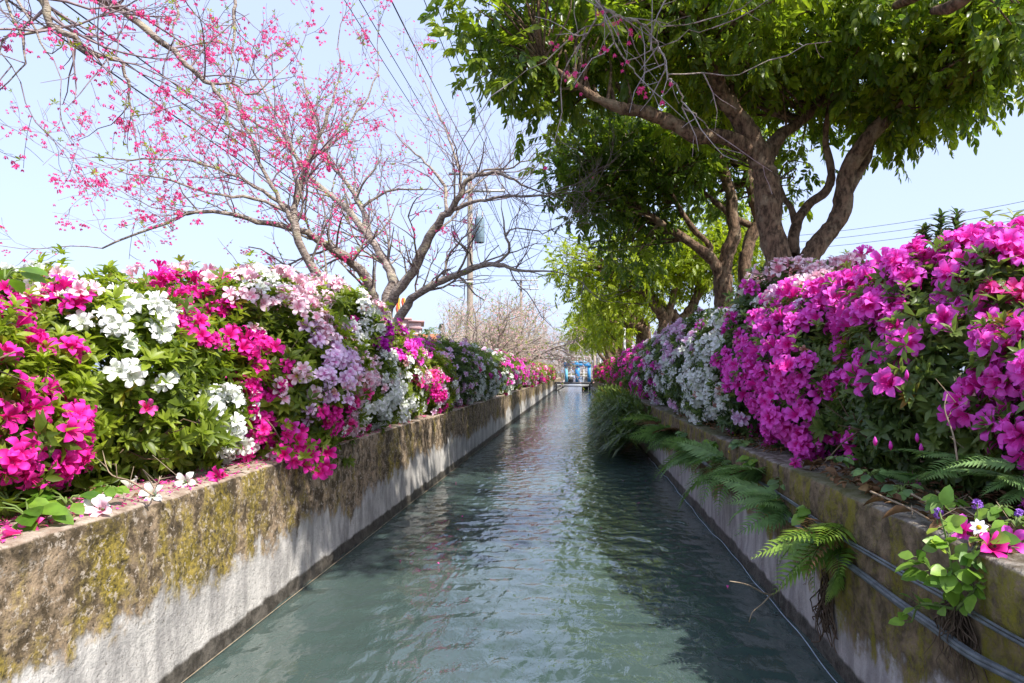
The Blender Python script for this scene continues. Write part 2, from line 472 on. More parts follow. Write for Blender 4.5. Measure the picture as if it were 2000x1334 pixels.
def ground_mat():
    n = NT('ground_grass')
    p = n.pos()
    a = n.noise(p, 0.8, 4.0, 0.6); b = n.noise(p, 18.0, 4.0, 0.6)
    c = n.mix(n.step(a, 0.4, 0.6), (0.06, 0.085, 0.025), (0.14, 0.11, 0.06))
    c = n.mix(n.step(b, 0.35, 0.65, 0, 0.5), c, (0.04, 0.045, 0.02))
    return n.done(n.bsdf(c, 0.95, 0.1, 0, b, 0.8, 0.03))
M['ground'] = ground_mat()

# ------------------------------------------------------------------ setting: ground, soil beds, water
WL, WR, WTOP = -1.28, 0.87, 0.61           # canal faces and wall top
g = MB()
for x0, x1 in ((-900.0, -1.62), (1.20, 900.0)):
    g.add([[x0, -60, 0.50], [x1, -60, 0.50], [x1, 140, 0.50], [x0, 140, 0.50]], Q=[[0, 1, 2, 3]])
g.add([[-900, 140, 0.50], [900, 140, 0.50], [900, 2500, 0.50], [-900, 2500, 0.50]], Q=[[0, 1, 2, 3]])
o = g.build('ground', M['ground']); o['kind'] = 'structure'

def grid(xs, ys):
    X, Y = np.meshgrid(xs, ys)
    ny, nx = X.shape
    i = (np.arange(ny - 1)[:, None] * nx + np.arange(nx - 1)[None, :]).ravel()
    return X.ravel(), Y.ravel(), np.stack([i, i + 1, i + 1 + nx, i + nx], -1)

for x0, x1 in ((-3.3, WL - 0.27), (WR + 0.30, 3.2)):
    X, Y, Q = grid(np.linspace(x0, x1, 24), np.concatenate([np.arange(-0.5, 8, 0.07), np.arange(8, 60, 0.5)]))
    q3 = np.stack([X, Y, np.zeros_like(X)], -1)
    Z = 0.575 + 0.03 * vnoise(q3 * 3, 3) + 0.012 * vnoise(q3 * 11, 4)
    s_ = MB().add(np.stack([X, Y, Z], -1), Q=Q).build('soil_bed', M['soil']); s_['kind'] = 'structure'

X, Y, Q = grid(np.linspace(WL - 0.03, WR + 0.03, 120), np.concatenate([np.arange(-3, 1.4, 0.1), np.arange(1.4, 9, 0.018), np.arange(9, 20, 0.06), np.arange(20, 131, 1.0)]))
Z = np.zeros_like(X)
wr = np.random.default_rng(5)
for k in range(60):
    lam = 0.035 * (9.0 ** wr.uniform(0, 1))
    th = wr.normal(math.pi / 2, 0.75)
    kx, ky = math.cos(th) * 2 * math.pi / lam, math.sin(th) * 2 * math.pi / lam
    warp = 0.6 * np.sin(X * 2.1 + k) + 0.5 * np.sin(Y * 1.3 + 2 * k)
    Z += lam * 0.0036 * np.sin(kx * X + ky * Y + wr.uniform(0, 6.28) + warp) * (0.55 + 0.45 * np.sin(0.9 * Y + 1.7 * X + k * 1.9))
Z *= np.clip((22 - Y) / 12, 0, 1)
o = MB().add(np.stack([X, Y, Z], -1), Q=Q).build('canal_water', M['water']); o['kind'] = 'structure'

# ------------------------------------------------------------------ canal walls, panel by panel
def canal_wall(side, joints, mat, label):
    """side -1: left wall facing +x; +1: right wall facing -x"""
    x_face = WL if side < 0 else WR
    root = thing('canal_wall', label, 'wall', (x_face + side * 0.14, joints[0], -0.3))
    w = 0.28 if side < 0 else 0.31
    for i in range(len(joints) - 1):
        y0, y1 = joints[i] + 0.004, joints[i + 1] - 0.004
        near = y0 < 6.5
        dy = 0.022 if near else (0.12 if y0 < 14 else 0.6)
        dz = 0.022 if near else (0.05 if y0 < 14 else 0.15)
        ys = np.linspace(y0, y1, max(2, int((y1 - y0) / dy)))
        top = WTOP + rng.uniform(-0.006, 0.006)
        jx = rng.uniform(-0.006, 0.006)
        zs = np.arange(-0.3, top - 0.012, dz)
        prof = [(0.0, z) for z in zs] + [(0.0, top - 0.012), (0.004, top - 0.004), (0.012, top)]
        prof += [(u, top) for u in np.arange(0.012 + dz, w, dz)] + [(w, top), (w, top - 0.2)]
        prof = np.array(prof)
        n = len(prof)
        U = np.tile(prof[:, 0], len(ys)); Zp = np.tile(prof[:, 1], len(ys)); Yp = np.repeat(ys, n)
        q3 = np.stack([U, Yp, Zp], -1)
        up = np.clip((Zp - 0.2) / 0.15, 0, 1)
        d = 0.006 * vnoise(q3 * 5, 11) + (0.0045 * vnoise(q3 * 22, 12) + 0.004 * vnoise(q3 * 50, 13)) * (0.35 + up)
        front = (U < 0.011)
        ux = np.where(front, U - d, U)
        zz = np.where(Zp > top - 0.006, Zp + d * 0.7 + 0.004 * vnoise(q3 * 9, 14), Zp)
        V = np.stack([x_face + jx + side * ux, Yp, zz], -1)
        ii = (np.arange(len(ys) - 1)[:, None] * n + np.arange(n - 1)[None, :]).ravel()
        Q = np.stack([ii, ii + 1, ii + 1 + n, ii + n], -1)
        mb = MB().add(V, Q=Q)
        e0 = np.arange(n); e1 = e0 + (len(ys) - 1) * n
        for e in (e0, e1):
            c = V[e].mean(0)
            mb.add(np.vstack([V[e], c]), T=[[k, k + 1, n] for k in range(n - 1)])
        mb.build('wall_panel', mat, root)
    return root
JL = [-2.0, 2.64, 5.75, 8.9, 12, 15.2, 18.4, 21.6, 25, 29, 33, 38.4, 48, 60, 80, 130]
JR = [-2.0, 2.95, 6.1, 9.2, 12.4, 15.6, 19, 23, 27, 32, 38.4, 48, 60, 80, 130]
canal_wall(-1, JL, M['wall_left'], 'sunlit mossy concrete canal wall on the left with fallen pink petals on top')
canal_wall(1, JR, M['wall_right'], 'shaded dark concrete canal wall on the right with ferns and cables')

# ------------------------------------------------------------------ templates: leaves, rosettes, blossoms, sprays
def cat(parts):
    V, T, Q, D, n = [], [], [], [], 0
    for v, t, q, d in parts:
        V.append(v); D.append(d)
        if t is not None and len(t): T.append(np.asarray(t) + n)
        if q is not None and len(q): Q.append(np.asarray(q) + n)
        n += len(v)
    return (np.concatenate(V), np.concatenate(T) if T else np.zeros((0, 3), int), np.concatenate(Q) if Q else np.zeros((0, 4), int), np.concatenate(D))

def xf(tpl, R=None, L=(0, 0, 0), sc=1.0, tint=0.0):
    v, t, q, d = tpl
    v = v * sc
    if R is not None: v = v @ np.asarray(R).T
    d = d.copy(); d[:, 2] += tint
    return (v + np.asarray(L), t, q, d)

def rot(ax, a):
    return np.array(Matrix.Rotation(a, 3, ax))

def leaf(w=0.36, bend=0.22, fold=0.10, wide_at=0.5, lod=1):
    """a leaf of unit length along +y"""
    if lod == 0:
        v = [(0, 0, 0), (-w / 2, wide_at, fold * 0.6), (w / 2, wide_at, fold * 0.6), (0, 1, -bend), (0, wide_at, -0.02)]
        return (np.array(v, float), np.array([[0, 4, 1], [0, 2, 4], [1, 4, 3], [4, 2, 3]]), None, np.zeros((5, 3)))
    v = [(0, 0, 0)]
    for s, k in ((0.22, 0.72), (wide_at, 1.0), (0.8, 0.6)):
        z = -bend * s * s
        v += [(-w / 2 * k, s, z + fold * k), (0, s, z), (w / 2 * k, s, z + fold * k)]
    v.append((0, 1.0, -bend))
    T = [[0, 2, 1], [0, 3, 2], [7, 8, 10], [8, 9, 10]]
    Q = [[1, 2, 5, 4], [2, 3, 6, 5], [4, 5, 8, 7], [5, 6, 9, 8]]
    return (np.array(v, float), np.array(T), np.array(Q), np.zeros((11, 3)))

def rosette(k, size, lod, rr, el=(10, 60)):
    parts = []
    for i in range(k):
        a = 2 * math.pi * i / k + rr.uniform(-0.35, 0.35)
        e = math.radians(rr.uniform(*el))
        L = size * rr.uniform(0.7, 1.1)
        lf = leaf(rr.uniform(0.30, 0.42), rr.uniform(0.1, 0.35), rr.uniform(0.05, 0.12), 0.52, lod)
        R = rot('Z', a) @ rot('X', e)
        parts.append(xf(lf, R, (0, 0, rr.uniform(-0.012, 0.004)), L, rr.uniform(-0.12, 0.12)))
    return cat(parts)

def blossom(size, lod, rr, openness=1.0):
    """a five-petalled azalea bloom facing +z, radius = size"""
    parts = []
    for i in range(5):
        a = 2 * math.pi * i / 5 + rr.uniform(-0.12, 0.12)
        up = 1.0 if i == 0 else (0.35 if i in (1, 4) else 0.0)
        if lod == 0:
            w = 0.31
            v = np.array([(0, 0.03, -0.55), (-w, 0.58, 0.06), (w, 0.58, 0.10), (0.0, 1.0, -0.06), (0, 0.55, -0.06)])
            v[:, 2] *= openness
            d = np.zeros((5, 3)); d[:, 0] = (0, 0.7, 0.7, 1, 0.6); d[4, 1] = up; d[0, 1] = up * 0.5
            t = (v * size, np.array([[0, 4, 1], [0, 2, 4], [1, 4, 3], [4, 2, 3]]), None, d)
        else:
            rows = [(0.03, 0.05, -0.75), (0.17, 0.13, -0.42), (0.40, 0.255, -0.10), (0.66, 0.30, 0.06), (0.87, 0.21, 0.03), (1.0, 0.02, -0.08)]
            v, d = [], []
            wav = rr.uniform(-0.10, 0.10, (6, 3))
            curl = rr.uniform(-0.30, 0.12)
            for ri, (r, w, z) in enumerate(rows):
                for ci, c in enumerate((-1, 0, 1)):
                    zz = (z + (0.09 * abs(c) if ri > 1 else 0)) * openness + wav[ri, ci] * (r > 0.3) + curl * r * r
                    v.append((c * w, r, zz))
                    d.append((r, up * max(0, 1 - abs(r - 0.42) / 0.35) * (1 - 0.55 * abs(c)), 0))
            Q = []
            for ri in range(5):
                for ci in range(2):
                    b = ri * 3 + ci
                    Q.append([b, b + 1, b + 4, b + 3])
            t = (np.array(v) * size, None, np.array(Q), np.array(d, float))
        parts.append(xf(t, rot('Z', a), tint=rr.uniform(-0.1, 0.1)))
    if lod:
        for i in range(6):      # stamens
            a = rr.uniform(0, 6.28); r = rr.uniform(0.1, 0.28)
            p0 = np.array([0, 0, -0.4]); p1 = np.array([math.cos(a) * r, math.sin(a) * r, rr.uniform(0.15, 0.4)])
            sd = np.array([-math.sin(a), math.cos(a), 0]) * 0.018
            parts.append((np.array([p0 - sd, p0 + sd, p1 + sd, p1 - sd]) * size, None, np.array([[0, 1, 2, 3]]), np.tile([0.15, 0.3, 0], (4, 1))))
    return cat(parts)

def bud(size):
    pts = [(0, 0), (0.16, 0.25), (0.2, 0.5), (0.1, 0.85), (0, 1.0)]
    V, Q = [], []
    for r, z in pts:
        for k in range(5):
            V.append((r * math.cos(k * 1.2566), r * math.sin(k * 1.2566), z))
    for i in range(4):
        for k in range(5):
            Q.append([i * 5 + k, i * 5 + (k + 1) % 5, (i + 1) * 5 + (k + 1) % 5, (i + 1) * 5 + k])
    V = np.array(V) * size
    D = np.zeros((len(V), 3)); D[:, 0] = V[:, 2] / size
    return (V, None, np.array(Q), D)

tr = np.random.default_rng(21)
ROS_HI = [rosette(int(tr.integers(6, 10)), 0.050, 1, tr) for _ in range(4)]
ROS_LO = [rosette(int(tr.integers(5, 8)), 0.056, 0, tr) for _ in range(4)]
ROS_SHOOT = [rosette(int(tr.integers(7, 10)), 0.056, 1, tr, (15, 70)) for _ in range(4)]
BL_HI = [blossom(0.046, 1, tr, tr.uniform(0.75, 1.35)) for _ in range(5)]
BL_LO = [blossom(0.046, 0, tr) for _ in range(3)]
BUD = bud(0.035)

def tmesh(name, tpl, mat):
    return MB().add(tpl[0], tpl[1], tpl[2], tpl[3]).mesh(name, mat)
BL_MESH = {c: [tmesh('blossom', b, M[c]) for b in BL_HI] for c in ('magenta', 'purple', 'violet', 'white', 'pale', 'lilac', 'rose', 'faded')}
def tinted(tpl, t):
    d = tpl[3].copy(); d[:, 2] = np.clip(d[:, 2] + t, 0, 1)
    return (tpl[0], tpl[1], tpl[2], d)
SHOOT_MESH = {k: [tmesh('leafy_shoot', tinted(r, t), M[k]) for r in ROS_SHOOT for t in (0.35, 0.6, 0.85)] for k in ('azalea_leaf', 'azalea_leaf_dark')}

# ------------------------------------------------------------------ azalea shrubs
# flower patches as the plants wear them (photo px: cx, cy, rx, ry, colour, chance)
PATCH_L = [
    (62, 835, 78, 85, 'magenta', 1.0), (25, 900, 30, 30, 'magenta', .9), (25, 680, 45, 40, 'magenta', .8), (20, 612, 34, 25, 'magenta', .7),
    (45, 548, 36, 18, 'white', .8), (75, 570, 40, 30, 'magenta', .6), (190, 600, 24, 16, 'magenta', 1), (245, 588, 38, 28, 'white', 1),
    (155, 672, 36, 22, 'white', .9), (208, 668, 26, 24, 'white', .9), (278, 625, 42, 24, 'white', .8), (130, 606, 22, 14, 'white', .8),
    (245, 632, 15, 13, 'magenta', 1), (330, 655, 16, 14, 'magenta', 1), (325, 570, 48, 32, 'magenta', .9), (405, 595, 50, 42, 'magenta', 1.0),
    (350, 630, 45, 26, 'magenta', .55), (305, 795, 20, 15, 'rose', .7), (440, 682, 22, 18, 'white', 1), (455, 668, 40, 30, 'magenta', .55),
    (490, 715, 46, 40, 'magenta', .95), (512, 765, 44, 42, 'magenta', .95), (548, 690, 32, 40, 'magenta', .9), (440, 785, 34, 30, 'white', .9),
    (462, 860, 38, 32, 'white', 1), (485, 830, 24, 20, 'rose', .5), (530, 835, 44, 36, 'magenta', .95), (600, 905, 50, 34, 'magenta', .95),
    (570, 875, 40, 30, 'magenta', .5), (590, 842, 40, 24, 'rose', .5), (640, 812, 20, 24, 'magenta', 1), (645, 925, 14, 14, 'purple', .9),
    (640, 705, 46, 55, 'lilac', .95), (650, 760, 26, 40, 'lilac', .8), (515, 560, 34, 22, 'white', .85), (580, 800, 36, 24, 'lilac', .4),
    (600, 735, 34, 34, 'pale', .8), (545, 620, 60, 40, 'pale', .9), (430, 545, 150, 40, 'pale', .85), (590, 580, 80, 60, 'pale', 1.0),
    (600, 640, 60, 40, 'pale', .7), (570, 720, 40, 40, 'pale', .6), (684, 654, 12, 12, 'magenta', 1), (700, 640, 44, 40, 'white', .85),
    (680, 690, 50, 45, 'pale', .85), (700, 745, 40, 30, 'pale', .7), (765, 658, 42, 34, 'violet', 1), (795, 692, 32, 22, 'purple', .95),
    (760, 705, 40, 26, 'white', .9), (750, 715, 20, 12, 'purple', .8), (766, 750, 54, 46, 'white', 1), (762, 805, 48, 44, 'white', .95),
    (722, 828, 40, 26, 'white', .8), (690, 840, 34, 22, 'pale', .7), (812, 700, 26, 40, 'pale', .6), (828, 735, 24, 30, 'rose', .6),
    (845, 772, 20, 22, 'magenta', .95), (790, 855, 40, 20, 'lilac', .5), (700, 800, 40, 40, 'rose', .4),
    (180, 556, 190, 34, 'pale', .30), (150, 620, 150, 60, 'magenta', .28), (110, 700, 110, 70, 'magenta', .16), (320, 710, 160, 70, 'white', .12),
    (960, 762, 44, 36, 'white', .85), (1010, 722, 34, 24, 'purple', .95), (965, 735, 28, 16, 'magenta', .7), (905, 745, 40, 40, 'lilac', .3),
    (900, 700, 60, 20, 'lilac', .3), (945, 690, 30, 20, 'white', .45), (890, 780, 30, 20, 'lilac', .6), (1075, 742, 26, 30, 'magenta', .8),
    (1045, 735, 22, 26, 'lilac', .35), (1000, 760, 30, 20, 'lilac', .5),
]
PATCH_R = [
    (1560, 538, 84, 36, 'pale', .95), (1330, 655, 32, 40, 'lilac', .8), (1630, 535, 30, 26, 'pale', .9), (1430, 606, 16, 18, 'white', .9),
    (1455, 598, 16, 12, 'white', .8), (1395, 655, 26, 34, 'white', .6), (1385, 700, 40, 40, 'white', .55), (1378, 765, 42, 58, 'white', .95),
    (1352, 835, 28, 20, 'white', .9), (1310, 720, 26, 40, 'white', .6), (1345, 720, 24, 30, 'white', .7),
    (1460, 640, 50, 22, 'purple', .5), (1540, 625, 60, 30, 'purple', .6), (1545, 585, 26, 18, 'lilac', .5),
    (1725, 530, 70, 48, 'purple', 1.0), (1700, 590, 90, 40, 'purple', 1.0), (1640, 600, 70, 40, 'purple', .95), (1830, 560, 80, 60, 'purple', .95),
    (1890, 500, 70, 50, 'purple', .95), (1975, 470, 60, 50, 'purple', 1.0), (1935, 590, 50, 34, 'rose', .9), (1975, 560, 34, 34, 'rose', .8),
    (1960, 630, 40, 26, 'purple', .7), (1890, 620, 46, 30, 'purple', .9), (1785, 668, 42, 30, 'purple', 1), (1708, 650, 22, 22, 'purple', .9),
    (1755, 732, 34, 20, 'purple', 1), (1690, 735, 14, 30, 'purple', .5), (1600, 735, 56, 44, 'purple', .9), (1620, 690, 40, 26, 'purple', .85),
    (1530, 680, 50, 36, 'purple', .85), (1500, 730, 40, 40, 'purple', .9), (1455, 690, 50, 40, 'purple', .85), (1560, 790, 60, 34, 'purple', .9),
    (1500, 785, 40, 44, 'purple', .85), (1470, 800, 16, 26, 'lilac', .9), (1590, 855, 38, 24, 'purple', .95), (1548, 838, 26, 18, 'purple', .9),
    (1500, 832, 24, 20, 'purple', .8), (1562, 878, 22, 16, 'purple', .9), (1930, 775, 34, 34, 'purple', 1), (1980, 740, 50, 60, 'purple', .95),
    (1975, 830, 34, 40, 'purple', .8), (1985, 690, 30, 50, 'purple', .8), (1417, 851, 16, 10, 'purple', 1), (1400, 790, 16, 14, 'purple', 1),
    (1860, 680, 50, 40, 'purple', .25), (1440, 745, 22, 26, 'purple', .5), (1240, 712, 26, 18, 'purple', .7), (1260, 760, 16, 16, 'purple', .8),
    (1200, 740, 24, 30, 'magenta', .5), (1270, 700, 20, 30, 'lilac', .5), (1170, 735, 20, 22, 'rose', .5),
]

class Shrub:
    def __init__(s, x, y, rx, ry, top, leafmat, deflt, label, z0=0.56):
        s.c = np.array([x, y, z0 + 0.44 * (top - z0)]); s.r = np.array([rx, ry])
        s.up, s.dn = 0.56 * (top - z0), 0.50 * (top - z0)
        s.leafmat, s.deflt, s.label, s.z0 = leafmat, deflt, label, z0
    def q(s, p):
        d = p - s.c
        rz = np.where(d[:, 2] > 0, s.up, s.dn)
        return (d[:, 0] / s.r[0]) ** 2 + (d[:, 1] / s.r[1]) ** 2 + (d[:, 2] / rz) ** 2
    def shell(s, n, depth, seed):
        u = rdir(n)
        p4 = np.abs(u) ** 2.6                       # slightly boxy bush
        u2 = u / (p4.sum(1) ** (1 / 2.6))[:, None]
        b = 1 + 0.13 * vnoise(u * 2.6 + seed * 7.3, seed) + 0.11 * vnoise(u * 6.5 + seed * 3.1, seed + 1) + 0.05 * vnoise(u * 14 + seed, seed + 2)
        rz = np.where(u2[:, 2] > 0, s.up, s.dn)
        k = (b * (1 - rng.uniform(0, 1, n) * depth))[:, None]
        p = s.c + np.stack([u2[:, 0] * s.r[0], u2[:, 1] * s.r[1], u2[:, 2] * rz], -1) * k
        nr = unit(np.stack([u2[:, 0] / s.r[0], u2[:, 1] / s.r[1], u2[:, 2] / rz], -1))
        return p, nr

L_SH = [
    Shrub(-2.06, 1.78, .60, .52, 1.22, 'azalea_leaf', [('magenta', .10), ('white', .04)], 'green azalea shrub at the left edge with big hot pink blooms low down'),
    Shrub(-2.00, 2.65, .62, .58, 1.34, 'azalea_leaf', [('magenta', .10), ('white', .07)], 'bright green azalea shrub with scattered white and hot pink blooms above the fallen white blossoms'),
    Shrub(-1.83, 3.50, .64, .60, 1.46, 'azalea_leaf', [('pale', .4), ('magenta', .12)], 'azalea shrub with hot pink blooms spilling over the left wall below pale pink ones', .47),
    Shrub(-1.86, 4.50, .62, .60, 1.60, 'azalea_leaf', [('pale', .5), ('lilac', .1)], 'pale pink azalea shrub with a lilac bunch, tallest on the left bank'),
    Shrub(-1.84, 5.55, .58, .62, 1.42, 'azalea_leaf', [('pale', .35), ('white', .25), ('rose', .08)], 'white and pale pink azalea shrub just before the bare cherry trunks'),
    Shrub(-1.82, 6.70, .57, .68, 1.32, 'azalea_leaf', [('white', .3), ('pale', .2), ('violet', .15)], 'white azalea shrub topped with deep violet blooms in front of the cherry trunks'),
    Shrub(-1.82, 8.15, .60, .85, 1.37, 'azalea_leaf_dark', [('lilac', .2), ('rose', .06)], 'dark green azalea shrub with few lilac blooms right of the cherry trunks'),
    Shrub(-1.82, 10.1, .60, 1.1, 1.38, 'azalea_leaf_dark', [('lilac', .22), ('white', .12)], 'dark green azalea shrub with lilac and white blooms beside the tall utility pole'),
    Shrub(-1.82, 12.6, .60, 1.35, 1.40, 'azalea_leaf_dark', [('white', .3), ('lilac', .25), ('magenta', .1)], 'azalea shrub with a dense white bunch over the left wall, past the utility pole'),
    Shrub(-1.82, 15.6, .60, 1.6, 1.40, 'azalea_leaf', [('purple', .45), ('lilac', .2)], 'deep purple azalea shrub on the left bank before the yellow green one'),
    Shrub(-1.82, 19.4, .60, 2.0, 1.38, 'azalea_leaf', [('magenta', .16), ('white', .12)], 'yellow green azalea shrub with few blooms on the far left bank'),
    Shrub(-1.82, 24.0, .60, 2.4, 1.36, 'azalea_leaf', [('lilac', .2), ('rose', .2)], 'far left azalea shrub mixing lilac and rose blooms with light leaves'),
    Shrub(-1.82, 29.5, .60, 2.9, 1.34, 'azalea_leaf', [('rose', .5), ('pale', .1)], 'rose pink azalea shrub on the left close to the blue gate'),
    Shrub(-1.82, 36.0, .60, 3.3, 1.32, 'azalea_leaf', [('pale', .4), ('violet', .15)], 'pale pink azalea shrub on the left end of the blue gate platform'),
]
R_SH = [
    Shrub(1.78, 1.75, .60, .50, 1.32, 'azalea_leaf_dark', [('purple', .30)], 'purple pink azalea shrub at the right edge of the photo above the white daisy'),
    Shrub(1.66, 2.55, .62, .58, 1.46, 'azalea_leaf_dark', [('purple', .10)], 'tall purple pink azalea shrub with a dark leafy shoot sticking up from its top'),
    Shrub(1.54, 3.40, .60, .60, 1.47, 'azalea_leaf_dark', [('purple', .22)], 'purple pink azalea shrub hanging over the right wall above the litter of dead leaves'),
    Shrub(1.50, 4.30, .58, .60, 1.64, 'azalea_leaf_dark', [('purple', .3), ('lilac', .12)], 'azalea shrub topped with pale pink crimson-spotted blooms below the thick tree trunk'),
    Shrub(1.46, 5.30, .58, .62, 1.50, 'azalea_leaf_dark', [('white', .35), ('purple', .2)], 'white azalea shrub on the right bank mixed with purple blooms'),
    Shrub(1.46, 6.55, .58, .72, 1.54, 'azalea_leaf_dark', [('white', .35), ('lilac', .25)], 'azalea shrub of dense white and lilac bunches below the double trunk tree'),
    Shrub(1.46, 8.15, .58, .90, 1.55, 'azalea_leaf_dark', [('lilac', .45), ('white', .25)], 'lilac azalea shrub with crimson spots above the long ferns'),
    Shrub(1.46, 10.2, .58, 1.1, 1.52, 'azalea_leaf_dark', [('purple', .35), ('lilac', .2), ('white', .1)], 'purple azalea shrub above the overhanging grass, near the white post'),
    Shrub(1.46, 12.8, .58, 1.35, 1.48, 'azalea_leaf_dark', [('purple', .35), ('lilac', .15), ('rose', .1)], 'purple and lilac azalea shrub beside the white post'),
    Shrub(1.46, 16.0, .58, 1.7, 1.46, 'azalea_leaf_dark', [('magenta', .35), ('lilac', .2)], 'magenta azalea shrub on the right bank just past the white post'),
    Shrub(1.46, 20.2, .58, 2.1, 1.44, 'azalea_leaf', [('purple', .4), ('rose', .15)], 'far right azalea shrub with purple and rose blooms below the leaning trunks'),
    Shrub(1.46, 25.4, .58, 2.6, 1.42, 'azalea_leaf', [('rose', .35), ('lilac', .2)], 'far right azalea shrub with pink blooms and yellow green leaves'),
    Shrub(1.46, 31.6, .58, 3.2, 1.38, 'azalea_leaf', [('violet', .35), ('rose', .2)], 'last azalea shrub on the right before the blue gate'),
]
CAMP = np.array([0, 0, CAMZ])

def keep_pts(sh, others, p, nr, lim=0.80):
    v = unit(CAMP - p)
    side = np.where(sh.c[0] < 0, 1.0, -1.0)
    ok = ((nr * v).sum(1) > -0.30) | (nr[:, 2] > 0.55) | (nr[:, 0] * side > 0.2)
    ok &= p[:, 2] > sh.z0 + 0.015
    for o2 in others:
        if o2 is not sh and abs(o2.c[1] - sh.c[1]) < 8:
            ok &= o2.q(p) > lim
    return ok

def colour_at(p, patches, deflt):
    px, py = proj(p)
    px = px + rng.normal(0, 15, len(p)); py = py + rng.normal(0, 15, len(p))
    out = np.full(len(p), '', dtype=object)
    done = np.zeros(len(p), bool)
    roll = rng.uniform(0, 1, len(p))
    for cx, cy, rx, ry, col, ch in patches:
        m = ~done & (((px - cx) / rx) ** 2 + ((py - cy) / ry) ** 2 < 1)
        out[m & (roll < ch)] = col
        done |= m
    seen = (p[:, 1] < 9) & (px > -40) & (px < 2040)
    pn = 0.5 + 0.9 * vnoise(p * 3.0, 91)
    acc = np.zeros(len(p))
    for i, (col, ch) in enumerate(deflt):
        c = 0.75 * ch * np.clip(0.4 + 1.5 * vnoise(p * 2.2 + 9.1 * i, 60 + i), 0.1, 2.0)
        m = ~done & (roll >= acc) & (roll < acc + c)
        out[m] = col
        acc = acc + c
    return out

